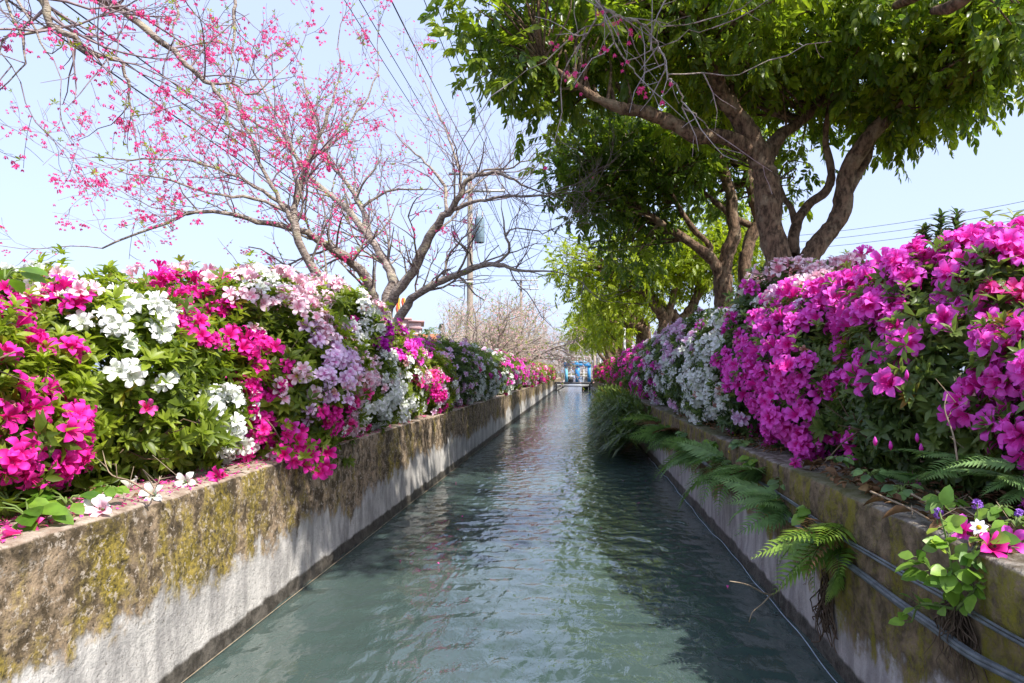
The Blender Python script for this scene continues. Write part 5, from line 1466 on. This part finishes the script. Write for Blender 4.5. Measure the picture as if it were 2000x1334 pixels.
# ------------------------------------------------------------------ ferns, grass, creeper and small plants on the right wall
def frond(rr, L, npair, droop, w=0.2, lod=1):
    n = npair + 3
    s = np.linspace(0, 1, n)
    ang = np.cumsum(np.full(n, droop / n))
    dy, dz = np.cos(ang - droop * .25), -np.sin(ang - droop * .25)
    pts = np.stack([np.zeros(n), np.cumsum(dy) / n, np.cumsum(dz) / n], -1) * L
    mb = MB().tube(pts, np.linspace(.0035, .001, n) * (L / .4), 3, .2)
    for i in range(2, n):
        t = s[i]
        pl = L * w * (math.sin(math.pi * min(1, (t * .92 + .1)) ** .75) + .10) * rr.uniform(.88, 1.05)
        for sg in (-1, 1):
            d = unit(np.array([sg, .42 + .35 * t, -.22 + rr.uniform(-.12, .12)]))
            nrm = unit(np.cross(d, [0, 0, 1.0])) * pl * .13
            b = pts[i]; mdl = b + d * pl * .45 + np.array([0, 0, .012 * L]); e = b + d * pl + np.array([0, .02 * L, -.12 * pl])
            mb.add([b - nrm * .6, b + nrm * .6, mdl + nrm, mdl - nrm, e, mdl + np.array([0, 0, -.006])], T=[[0, 5, 3], [0, 1, 5], [1, 2, 5], [3, 5, 4], [5, 2, 4]], D=(0, 0, .35 + .35 * t + rr.uniform(-.1, .1)))
    return mb
fr_ = np.random.default_rng(9)
FROND = {k: [frond(fr_, 1.0, 16, d, w).mesh('frond', M[k]) for d, w in ((.7, .24), (1.1, .22), (1.5, .20), (.4, .26))] for k in ('fern_leaf', 'fern_bright', 'dead_leaf')}
def fern(px, py, x, label, n, size, mat, out=-1.0, spread=1.0, Yd=None, down=0.25, seed=0, aim=None):
    rr = np.random.default_rng(seed + 400)
    Yd = Yd if Yd else (x * F_PX) / (px - VX)
    b = np.array([x, Yd, CAMZ + (VY - py) / F_PX * Yd])
    t = thing('fern', label, 'fern', b)
    for k in range(n):
        az = rr.uniform(-1, 1) * spread
        d = np.array([out * math.cos(az), -0.25 + math.sin(az) * .9, rr.uniform(-down, .45)])
        if aim is not None: d = unit(d) * .7 + np.asarray(aim) * .7
        R = frames_y(d[None], None, np.array([rr.normal(0, .4)]))[0] * size * rr.uniform(.5, 1.0)
        inst('frond', FROND['dead_leaf' if rr.uniform() < .10 else mat][int(rr.integers(0, 4))], t, R, b + rr.normal(0, .015, 3))
    return t
fern(1640, 1045, .90, 'large bright green fern sprouting from the right wall above the cables', 13, .36, 'fern_bright', Yd=2.28, seed=1, down=.5)
fern(1640, 1110, .88, 'single hanging bright fern frond below the large fern', 2, .24, 'fern_bright', Yd=2.24, seed=12, spread=.3, aim=(0, -.2, -1.3))
fern(1545, 985, .88, 'green fern on the right wall just behind the large bright fern', 8, .32, 'fern_leaf', Yd=2.85, seed=2, down=.5)
fern(1500, 930, .90, 'dark green fern on the wall ledge with mixed small leaves', 9, .34, 'fern_leaf', Yd=3.2, seed=3)
fern(1420, 905, .88, 'blue green fern drooping over the water from the right wall', 10, .44, 'fern_leaf', Yd=3.95, seed=4, down=.5)
fern(1365, 880, .88, 'grey green fern arching low over the water past the drooping one', 10, .46, 'fern_leaf', Yd=4.8, seed=5, down=.5)
fern(1310, 845, .90, 'dark fern below the white azaleas on the right wall', 11, .50, 'fern_leaf', Yd=6.0, seed=6, down=.4)
fern(1285, 825, .86, 'fern with pale yellow green fronds standing above the grass clump', 6, .55, 'fern_bright', Yd=7.0, seed=7, down=-.1)
fern(1268, 840, .86, 'fern at the near end of the overhanging grass', 10, .55, 'fern_leaf', Yd=7.8, seed=8, down=.4)
fern(1910, 905, 1.12, 'dark fern under the purple azaleas at the right', 9, .22, 'fern_leaf', Yd=1.95, seed=9, down=.2)
fern(1990, 940, 1.13, 'dark fern at the right edge of the photo under the azalea', 9, .20, 'fern_leaf', Yd=1.72, seed=10, down=.2)
fern(1790, 935, 1.12, 'small dark fern in the shade at the foot of the right azalea', 7, .18, 'fern_leaf', Yd=2.2, seed=11)

def grass_clump(x, y, label, n, L, seed, zb=.52):
    rr = np.random.default_rng(seed)
    t = thing('grass_clump', label, 'grass', (x, y, zb), 'grass hanging over the right side of the canal')
    mb = MB()
    for k in range(n):
        b = np.array([x + rr.uniform(-.02, .22), y + rr.normal(0, .45), zb + rr.uniform(-.25, .1)])
        d = unit(np.array([-1.0 + rr.normal(0, .35), rr.normal(-.15, .6), rr.uniform(-.1, 1.3)]))
        l = L * rr.uniform(.4, 1.0); w = .009 * rr.uniform(.7, 1.4) * max(1, y / 9)
        pts = []
        for s in np.linspace(0, 1, 5):
            pts.append(b + d * l * s + np.array([-.05 * l * s, 0, -.75 * l * s * s]))
        pts = np.array(pts)
        pts[:, 2] = np.maximum(pts[:, 2], .012)
        sd = unit(np.cross(d, [0, 0, 1.0]))
        V, Q = [], []
        for j, wj in enumerate((.6, 1, .9, .6, .08)):
            V += [pts[j] - sd * w * wj, pts[j] + sd * w * wj]
        for j in range(4): Q.append([2 * j, 2 * j + 1, 2 * j + 3, 2 * j + 2])
        mb.add(V, Q=Q, D=(0, 0, rr.uniform(.1, .9)))
        for _ in range(7):                                # side blades up the stalk
            j = int(rr.integers(1, 4)); d2 = unit(d + rr.normal(0, .7, 3)); e = pts[j] + d2 * l * .34 + np.array([0, 0, -.03]); mdl = (pts[j] + e) / 2 + np.array([0, 0, .02])
            if e[2] < .01: continue
            mb.add([pts[j], mdl - sd * w * 1.7, mdl + sd * w * 1.7, e], T=[[0, 2, 1], [1, 2, 3]], D=(0, 0, rr.uniform(.2, 1)))
    mb.build('blade_mass', M['grass_blade'], t, kind='stuff')
grass_clump(.66, 8.6, 'nearest clump of long dark grass trailing into the water on the right', 420, .62, 1)
grass_clump(.64, 9.9, 'second clump of long grass over the water behind the nearest one', 420, .62, 2)
grass_clump(.66, 11.4, 'clump of feathery grass in the middle of the overhanging row', 380, .62, 3)
grass_clump(.68, 13.0, 'far clump of grass below the purple azaleas', 320, .6, 4)
grass_clump(.72, 15.0, 'most distant clump of grass on the right water edge', 260, .55, 5)

OV = leaf(.72, .18, .06, .42, 1)
def leafy_plant(name, cat_, label, base, stems, leafsize, n, mat, seed, horiz=0.5, leafname='leaf', stem_mat='green_stem', clampz=None):
    rr = np.random.default_rng(seed)
    t = thing(name, label, cat_, base)
    st = MB(); pts_all = []
    for s in stems:
        q = smooth_path(s, 14); st.tube(q, np.linspace(.004, .002, 14), 5); pts_all.append(q[3:])
    st.build('stem', M[stem_mat], t)
    A = np.concatenate(pts_all)
    mesh = [tmesh(leafname, tinted(OV, tt), M[mat]) for tt in (.15, .4, .65, .85)]
    pet = MB()
    for k in range(n):
        p = A[int(rr.integers(0, len(A)))]
        d = unit(np.array([rr.normal(-.35, .7), rr.normal(-.45, .6), rr.normal(.1, .5)]))
        b = p + d * leafsize * .35
        pet.tube([p, b], [.0016, .0012], 3)
        up = unit(np.array([rr.normal(-.3, .4), rr.normal(-.6, .4), rr.normal(.8, .3)]))[None]
        R = frames_y(d[None], up)[0] * leafsize * rr.uniform(.55, 1.2)
        inst(leafname, mesh[int(rr.integers(0, 4))], t, R, b)
    pet.build('leaf_stalk', M[stem_mat], t)
    return t
cb0 = P(1868, 1190, 1.52); 
leafy_plant('creeper', 'creeper', 'light green creeper with rounded leaves growing over the cables on the right wall', cb0,
            [[P(1868, 1190, 1.52), P(1860, 1120, 1.50), P(1850, 1060, 1.50), P(1835, 1000, 1.52)], [P(1868, 1190, 1.52), P(1885, 1120, 1.49), P(1905, 1070, 1.48), P(1930, 1045, 1.5)],
             [P(1866, 1185, 1.52), P(1830, 1130, 1.55), P(1800, 1090, 1.58)], [P(1868, 1190, 1.52), P(1800, 1180, 1.56), P(1780, 1215, 1.57)], [P(1868, 1190, 1.52), P(1895, 1160, 1.47), P(1920, 1130, 1.46)]],
            .046, 78, 'vine_leaf', 12)
# dangling dead roots under the creeper
rt_ = thing('dead_root_tuft', 'tangle of dry brown roots hanging below the creeper', 'roots', P(1860, 1200, 1.52))
rm = MB()
for k in range(46):
    p0 = P(1862 + rng.normal(0, 10), 1178 + rng.normal(0, 12), 1.53); p0[0] = .862 - rng.uniform(0, .02)
    pts = [p0]; dy = rng.normal(0, .012)
    for j in range(int(rng.integers(4, 9))):
        dy = .5 * dy + rng.normal(0, .012)
        q = pts[-1] + np.array([rng.normal(0, .007), dy, -rng.uniform(.008, .03)]); q[0] = min(q[0], .864); pts.append(q)
    n_ = len(pts) * 2
    rm.tube(smooth_path(pts, n_), np.linspace(rng.uniform(.0015, .0035), .0008, n_), 3)
rm.build('root_mass', M['root'], rt_, kind='stuff')
rt2 = thing('dead_root_tuft', 'curly dark dead fern fronds hanging below the large bright fern', 'roots', P(1600, 1140, 2.3))
rm = MB()
for k in range(46):
    p0 = P(1590 + rng.normal(0, 14), 1140 + rng.normal(0, 14), 2.36); p0[0] = .862
    pts = [p0]
    for j in range(6):
        pts.append(pts[-1] + np.array([rng.normal(0, .008), rng.normal(0, .022), -rng.uniform(.01, .04)])); pts[-1][0] = min(pts[-1][0], .862)
    rm.tube(smooth_path(pts, 14), np.linspace(.0035, .002, 14), 3)
rm.build('frond_mass', M['root'], rt2, kind='stuff')

# daisy
dy_ = thing('daisy', 'white daisy with yellow centre standing above the creeper', 'flower', P(1912, 1090, 1.5))
dc = P(1912, 1030, 1.47)
MB().tube(smooth_path([P(1916, 1100, 1.5), P(1915, 1065, 1.49), dc], 8), .0022, 5).build('stem', M['green_stem'], dy_)
pt = leaf(.55, .1, .05, .6, 1); pt[3][:, 0] = .9
pmesh = tmesh('petal', pt, M['daisy_white'])
nd = unit(np.array([-.35, -.85, .4]))
Fd = frames_z(nd[None], np.array([0.2]))[0]
for k in range(8):
    inst('petal', pmesh, dy_, Fd @ rot('Z', k * math.pi / 4) * .0165, dc + Fd @ rot('Z', k * math.pi / 4) @ np.array([0, .003, .001]))
MB().tube([dc - nd * .002, dc + nd * .002, dc + nd * .005], [.006, .0055, .002], 10).build('disc', M['yellow'], dy_)
# violet pompon flowers
def pompon(px, py, Yd, label, r=.016, mat='ageratum'):
    c = P(px, py, Yd)
    t = thing('purple_flower', label, 'flower', c - [0, 0, .08])
    MB().tube(smooth_path([c - np.array([0.01, -.02, .09]), c - np.array([0, 0, .04]), c], 6), .002, 4).build('stem', M['green_stem'], t)
    m_ = MB()
    for k in range(10):
        d = unit(rng.normal(size=3) + np.array([0, -.4, .8])); cc = c + d * r * rng.uniform(.4, 1.0)
        m_.stamp(BL_LO[k % 3], frames_z(d[None]) * .16, cc[None], np.array([rng.uniform(0, 1)]))
    m_.build('flower_head', M[mat], t)
pompon(1908, 984, 1.62, 'violet fluffy flower standing above the white daisy')
pompon(1830, 1000, 1.70, 'violet fluffy flower left of the daisy among the dead leaves')
pompon(1990, 1005, 1.55, 'small violet fluffy flower at the right edge of the photo', .012)
for (px, py, Yd, lab, n_) in ((1440, 838, 4.3, 'sprig of tiny yellow flowers at the foot of the white azaleas', 16), (1438, 880, 3.9, 'lower sprig of tiny yellow flowers on the mossy wall', 9)):
    c = P(px, py, Yd)
    t = thing('yellow_wildflower', lab, 'flower', c - [0, 0, .1])
    s1, s2 = MB(), MB()
    for k in range(n_):
        e = c + rng.normal(0, .035, 3)
        s1.tube([c - np.array([0, 0, .1]), (c + e) / 2 - np.array([0, 0, .03]), e], .0018, 3)
        s2.stamp(BL_LO[k % 3], frames_z(np.array([[-.2, -.6, .6]])) * .20, e[None], np.array([.5]))
    s1.build('stem', M['green_stem'], t); s2.build('flower_head', M['yellow'], t)
# seedlings and broad leaves
def groundplant(px, py, Yd, label, n, size, mat, seed, name='broadleaf_plant'):
    b = P(px, py, Yd)
    t = thing(name, label, 'plant', b)
    rr = np.random.default_rng(seed)
    mesh = [tmesh('leaf', tinted(OV, tt), M[mat]) for tt in (.2, .5, .8)]
    st = MB()
    for k in range(n):
        a = rr.uniform(0, 6.28); el = rr.uniform(.15, 1.0)
        d = unit(np.array([math.cos(a), math.sin(a), el]))
        e = b + d * size * rr.uniform(.35, .9)
        st.tube([b, (b + e) / 2 + [0, 0, .01], e], [.003, .0025, .002], 4)
        d2 = unit(d + np.array([0, 0, -.75]))
        up = unit(np.array([rr.normal(0, .3), -.4, 1.0]))[None]
        inst('leaf', mesh[int(rr.integers(0, 3))], t, frames_y(d2[None], up)[0] * size * rr.uniform(.7, 1.15), e)
    st.build('stem', M['green_stem'], t)
groundplant(55, 1010, 1.72, 'broad leaved plant with large heart leaves at the lower left corner of the hedge', 11, .075, 'broad_leaf', 61)
groundplant(20, 985, 1.78, 'broad leaved plant half out of the photo at the left edge', 8, .075, 'broad_leaf', 62)
groundplant(130, 985, 1.86, 'broad leaved plant under the shrub beside the petals on the left wall', 9, .065, 'broad_leaf', 63)
groundplant(215, 960, 2.0, 'low green seedling at the foot of the left azaleas', 8, .05, 'broad_leaf', 64)
groundplant(10, 545, 1.62, 'tall broad leaf poking up at the left edge above the azaleas', 4, .06, 'broad_leaf', 65)
for k, (px, py, Yd, lab) in enumerate(((1960, 1000, 1.62, 'yellow green weed right of the violet flowers'), (1850, 985, 1.78, 'small lobed weed behind the dead leaves on the right wall'), (1760, 960, 2.05, 'small dark weed at the foot of the right azaleas'),
                                       (1985, 1030, 1.52, 'lowest weed at the right edge of the photo'), (1700, 930, 2.2, 'low weed beside the brown litter'), (1640, 900, 2.5, 'dark green weed below the hanging purple blooms'),
                                       (1560, 985, 2.75, 'small leaved weed on the wall behind the large fern'), (1500, 960, 3.1, 'fine leaved weed among the ferns'))):
    groundplant(px, py, Yd, lab, 12, .040 if Yd < 2.4 else .035, 'vine_leaf' if k in (0, 1, 3) else 'fern_leaf', 70 + k, 'weed')

wall_weeds = [(1475, 905, 3.3, 'bushy small leaved weed on the wall ledge between two ferns'), (1530, 950, 2.9, 'weed with tiny leaves beside the dark ledge fern'), (1395, 870, 4.3, 'green weed rooted in the wall crack below the magenta bloom'),
              (1340, 850, 5.4, 'fine leaved weed below the white azaleas'), (1590, 1010, 2.55, 'seedlings sprouting left of the large bright fern'), (1455, 870, 3.7, 'yellowish weed below the tiny yellow flowers')]
for k, (px, py, Yd, lab) in enumerate(wall_weeds):
    groundplant(px, py, Yd, lab, 26, .060, 'fern_leaf' if k % 2 else 'vine_leaf', 90 + k, 'weed')

# ------------------------------------------------------------------ cables, waterline cord, twigs
def strand(name, label, cat_, pts, r, mat, strands=1, n=90, group=None):
    t = thing(name, label, cat_, pts[0], group)
    q = smooth_path(pts, n)
    if cat_ == 'cable': q[:, 2] += .0025 * np.sin(q[:, 1] * 5.0 + len(label)) + .001 * np.sin(q[:, 1] * 17.0); q[:, 0] -= .001 * (1 + np.sin(q[:, 1] * 14.0))
    if strands == 1:
        MB().tube(q, r, 8).build('sheath', M[mat], t)
    else:
        for k in range(strands):
            a = 2 * math.pi * k / strands
            ph = a + np.linspace(0, 3, n)
            off = np.stack([np.cos(ph) * r * .55, np.zeros(n), np.sin(ph) * r * .55], -1)
            MB().tube(q + off, r * .5, 7).build('strand', M[mat], t)
    return t
def wl_pt(Yd, z, dx=-.016): return np.array([WR + dx, Yd, z])
strand('cable', 'upper grey cable strung along the right wall', 'cable', [wl_pt(.6, .498), wl_pt(1.2, .485), wl_pt(1.5, .478), wl_pt(2.0, .472), wl_pt(2.4, .475), wl_pt(3.2, .49), wl_pt(4.4, .47), wl_pt(6.0, .49)], .0075, 'cable', 2)
strand('cable', 'lower thicker grey cable strung along the right wall', 'cable', [wl_pt(.6, .43, -.02), wl_pt(1.2, .415, -.02), wl_pt(1.45, .40, -.03), wl_pt(1.62, .402, -.03), wl_pt(2.0, .40, -.02), wl_pt(2.4, .405, -.02), wl_pt(3.2, .42, -.02), wl_pt(4.4, .40, -.02), wl_pt(6.0, .42, -.02)], .011, 'cable', 4)
strand('cord', 'thin pale cord along the waterline of the right wall', 'cord', [np.array([WR - .030 + .006 * math.sin(y * 2.3), y, .010 + .006 * math.sin(y * 5.3) + .004 * math.sin(y * 13)]) for y in np.linspace(1.2, 8, 60)], .0017, 'cord', n=240)
strand('cord', 'thin brown cord along the waterline of the left wall', 'cord', [np.array([WL + .02, y, .010 + .003 * math.sin(y * 4)]) for y in np.linspace(1.2, 12, 12)], .0014, 'dry_twig')
tw = thing('dry_twig', 'dry forked twig hanging over the water below the large fern', 'twig', P(1510, 1160, 2.3))
q0 = P(1535, 1140, 2.33); q1 = P(1505, 1162, 2.28)
MB().tube(smooth_path([q0, q1, P(1460, 1142, 2.2), P(1425, 1135, 2.15)], 12), np.linspace(.0035, .0015, 12), 4).build('branch', M['dry_twig'], tw)
MB().tube(smooth_path([q1, P(1488, 1180, 2.24), P(1470, 1195, 2.2), P(1463, 1215, 2.2)], 10), np.linspace(.003, .0015, 10), 4).build('branch', M['dry_twig'], tw)
for k, (pts, lab) in enumerate((([P(300, 968, 2.0), P(255, 940, 2.05), P(215, 925, 2.1), P(200, 880, 2.2)], 'grey dry twig leaning from the left shrub onto the wall top'),
                                ([P(290, 972, 2.0), P(308, 945, 2.02), P(312, 930, 2.05)], 'short upright dry twig on the left wall beside the white fallen blossoms'),
                                ([P(1700, 960, 2.0), P(1790, 1000, 1.8), P(1880, 1055, 1.6), P(1990, 1070, 1.45)], 'long dry stalk lying along the right wall top'),
                                ([P(1780, 965, 1.9), P(1850, 1000, 1.75), P(1900, 1010, 1.66)], 'thin dry stalk among the violet flowers'),
                                ([P(1830, 960, 1.9), P(1900, 1005, 1.7), P(1985, 1062, 1.52)], 'dry stalk crossing behind the white daisy'),
                                ([P(1870, 900, 1.85), P(1862, 850, 1.86), P(1845, 800, 1.88), P(1850, 770, 1.9)], 'pale bare stem standing in front of the right azalea'))):
    t = thing('dry_twig', lab, 'twig', pts[0])
    q = smooth_path(pts, 14)
    MB().tube(q, np.linspace(.0035, .0015, 14), 4).build('branch', M['dry_twig'], t)
    for j in (4, 7, 10):
        sd = MB(); sd.tube([q[j], q[j] + rng.normal(0, .02, 3) + np.array([0, 0, .015]), q[j] + rng.normal(0, .03, 3) + np.array([0, 0, .03])], [.002, .0015, .001], 3)
        sd.build('side_twig', M['dry_twig'], t)


# ------------------------------------------------------------------ litter on the wall tops
ZT = WTOP + .004
def on_top(px, Yd): return np.array([(px - VX) / F_PX * Yd, Yd, ZT])
def top_pt(px, py):
    Yd = (CAMZ - ZT) * F_PX / (py - VY)
    return np.array([(px - VX) / F_PX * Yd, Yd, ZT])
fb = [
    (185, 1002, 'white', 'fallen white blossom on the left wall nearest the viewer'), (212, 1005, 'pale', 'fallen pale blossom touching the nearest white one on the left wall'),
    (306, 975, 'white', 'fallen white blossom standing on the edge of the left wall by the dry twig'), (360, 950, 'white', 'fallen white blossom farthest along the near left wall'),
    (424, 938, 'magenta', 'fallen hot pink blossom on the left wall near the panel joint'), (452, 934, 'rose', 'fallen rose blossom at the left wall panel joint'),
    (12, 1050, 'rose', 'crumpled rose blossom on the left wall at the photo edge'), (60, 1035, 'rose', 'crumpled rose blossom in the pink petals at the near end of the left wall'),
    (1975, 1075, 'purple', 'fallen purple pink blossom lying on brown leaves at the right edge'), (1880, 1050, 'purple', 'small fallen purple petal cup left of the daisy'), (1925, 1082, 'magenta', 'tiny fallen pink blossom below the daisy'),
    (1785, 945, 'purple', 'purple blossom caught above the brown litter on the right wall'), (1555, 912, 'purple', 'small purple blossom fallen beside the dead leaves on the far litter'),
]
for px, py, c, lab in fb:
    p = top_pt(px, py)
    p[0] = min(p[0], WL - .02) if p[0] < 0 else max(p[0], WR + .02)
    t = thing('fallen_blossom', lab, 'blossom', p)
    s = .62 if c in ('rose',) else .82
    R = frames_z(unit(np.array([[rng.normal(.2, .5), -.8, rng.uniform(.1, .5)]])))[0]
    inst('petal_cup', BL_MESH[c][int(rng.integers(0, 5))], t, R * s, p + np.array([0, 0, .022 * s]))
    MB().tube([p + np.array([0, 0, .02 * s]), p + np.array([0, .012, .012]) , p + np.array([0, .022, .006])], [.004, .003, .002], 5).build('calyx', M['green_stem'], t)
# loose petals: stuff
pl_ = MB(); PT = leaf(.62, .35, .16, .6, 0); PT[3][:, 0] = .8
n = 2600
y_ = 1.3 + 7 * rng.uniform(0, 1, n) ** 1.7
x_ = WL - .01 - .26 * rng.uniform(0, 1, n) ** .8
ok = vnoise(np.stack([x_ * 5, y_ * 3, y_ * 0], -1), 8) > -.25
pp = np.stack([x_, y_, np.full(n, ZT + .003)], -1)[ok]
d = rdir(len(pp)); d[:, 2] *= .12
pl_.stamp(PT, frames_y(d, unit(np.array([[0, 0, 1.0]]) + rng.normal(0, .35, (len(pp), 3)))) * rng.uniform(.008, .020, len(pp))[:, None, None], pp, rng.uniform(0, 1, len(pp)))
o = pl_.build('fallen_petals', M['rose']); props(o, 'loose pink petals strewn along the left wall top', 'petals', None, 'stuff')
lt = MB(); LT = leaf(.34, .3, .14, .5, 1)
n = 1500
for x0_, wdt in ((WL - .27, -.35), (WL - .02, -.24)):
    y_ = 1.2 + 8 * rng.uniform(0, 1, n); x_ = x0_ + wdt * rng.uniform(0, 1, n)
    k = n if wdt < -.3 else 500
    pp = np.stack([x_, y_, np.full(n, ZT + .004)], -1)[:k]
    d = rdir(k); d[:, 2] *= .2
    lt.stamp(LT, frames_y(d, unit(np.array([[0, 0, 1.0]]) + rng.normal(0, .5, (k, 3)))) * rng.uniform(.012, .035, k)[:, None, None], pp, rng.uniform(0, 1, k))
o = lt.build('leaf_litter', M['dead_leaf']); props(o, 'small dead brown leaf bits on the left wall and soil', 'litter', None, 'stuff')
lt = MB()
n = 2200
y_ = 1.3 + 5.2 * rng.uniform(0, 1, n); x_ = WR + .05 + .42 * rng.uniform(0, 1, n)
ok = vnoise(np.stack([x_ * 6, y_ * 4, y_ * 0], -1), 18) > -.15 - .9 * (x_ - WR - .1)
pp = np.stack([x_, y_, ZT + .004 + .012 * rng.uniform(0, 1, n)], -1)[ok]
d = rdir(len(pp)); d[:, 2] *= .25
lt.stamp(LT, frames_y(d, unit(np.array([[0, 0, 1.0]]) + rng.normal(0, .5, (len(pp), 3)))) * rng.uniform(.015, .045, len(pp))[:, None, None], pp, rng.uniform(0, 1, len(pp)))
o = lt.build('leaf_litter', M['dead_leaf']); props(o, 'brown dead leaf litter on the right wall top below the azaleas', 'litter', None, 'stuff')
DL = leaf(.42, .35, .22, .5, 1)
dm = [tmesh('dead_leaf', tinted(DL, t), M['dead_leaf']) for t in (.15, .4, .7, .95)]
for k in range(46):
    px, py = [(1700, 960), (1740, 975), (1790, 990), (1820, 1015), (1850, 1020), (1650, 940), (1930, 1070), (1960, 1060), (1890, 1060), (1600, 918)][k % 10]
    p = top_pt(px + rng.normal(0, 22), py + rng.normal(0, 7))
    p[0] = max(p[0], WR + .03)
    d = rdir(1); d[:, 2] *= .15
    R = frames_y(d, unit(np.array([[0, 0, 1.0]]) + rng.normal(0, .45, (1, 3))))[0] * rng.uniform(.045, .085)
    o = inst('dead_leaf', dm[int(rng.integers(0, 4))], None, R, p + np.array([0, 0, .012]))
    props(o, 'curled brown dead leaf lying in the litter on the right wall top', 'leaf', 'dead leaves on the right wall top')
for k in range(22):
    x, y = rng.uniform(WL + .08, WR - .08), 2.0 + 9 * rng.uniform() ** 1.3
    o = inst('floating_petal', tmesh('floating_petal', PT, M['rose' if k % 2 else 'pale']), None, frames_y(rdir(1) * [1, 1, .03])[0] * rng.uniform(.012, .024), np.array([x, y, .010]))
    props(o, 'stray small petal drifting on the open water of the canal', 'petal', 'stray petals drifting on the canal')
# single petals caught on the wall and floating
for k, (px, py, lab) in enumerate(((1250, 985, 'tiny pink petal floating on the water before the drooping fern'), (1420, 1147, 'tiny pink petal floating left of the forked twig'), (905, 1010, 'tiny pale petal floating in the middle of the canal'))):
    Yd = CAMZ * F_PX / (py - VY)
    p = np.array([(px - VX) / F_PX * Yd, Yd, .010])
    o = inst('floating_petal', tmesh('floating_petal', PT, M['rose']), None, frames_y(rdir(1) * [1, 1, .05])[0] * .022, p)
    props(o, lab, 'petal', 'petals floating on the canal')
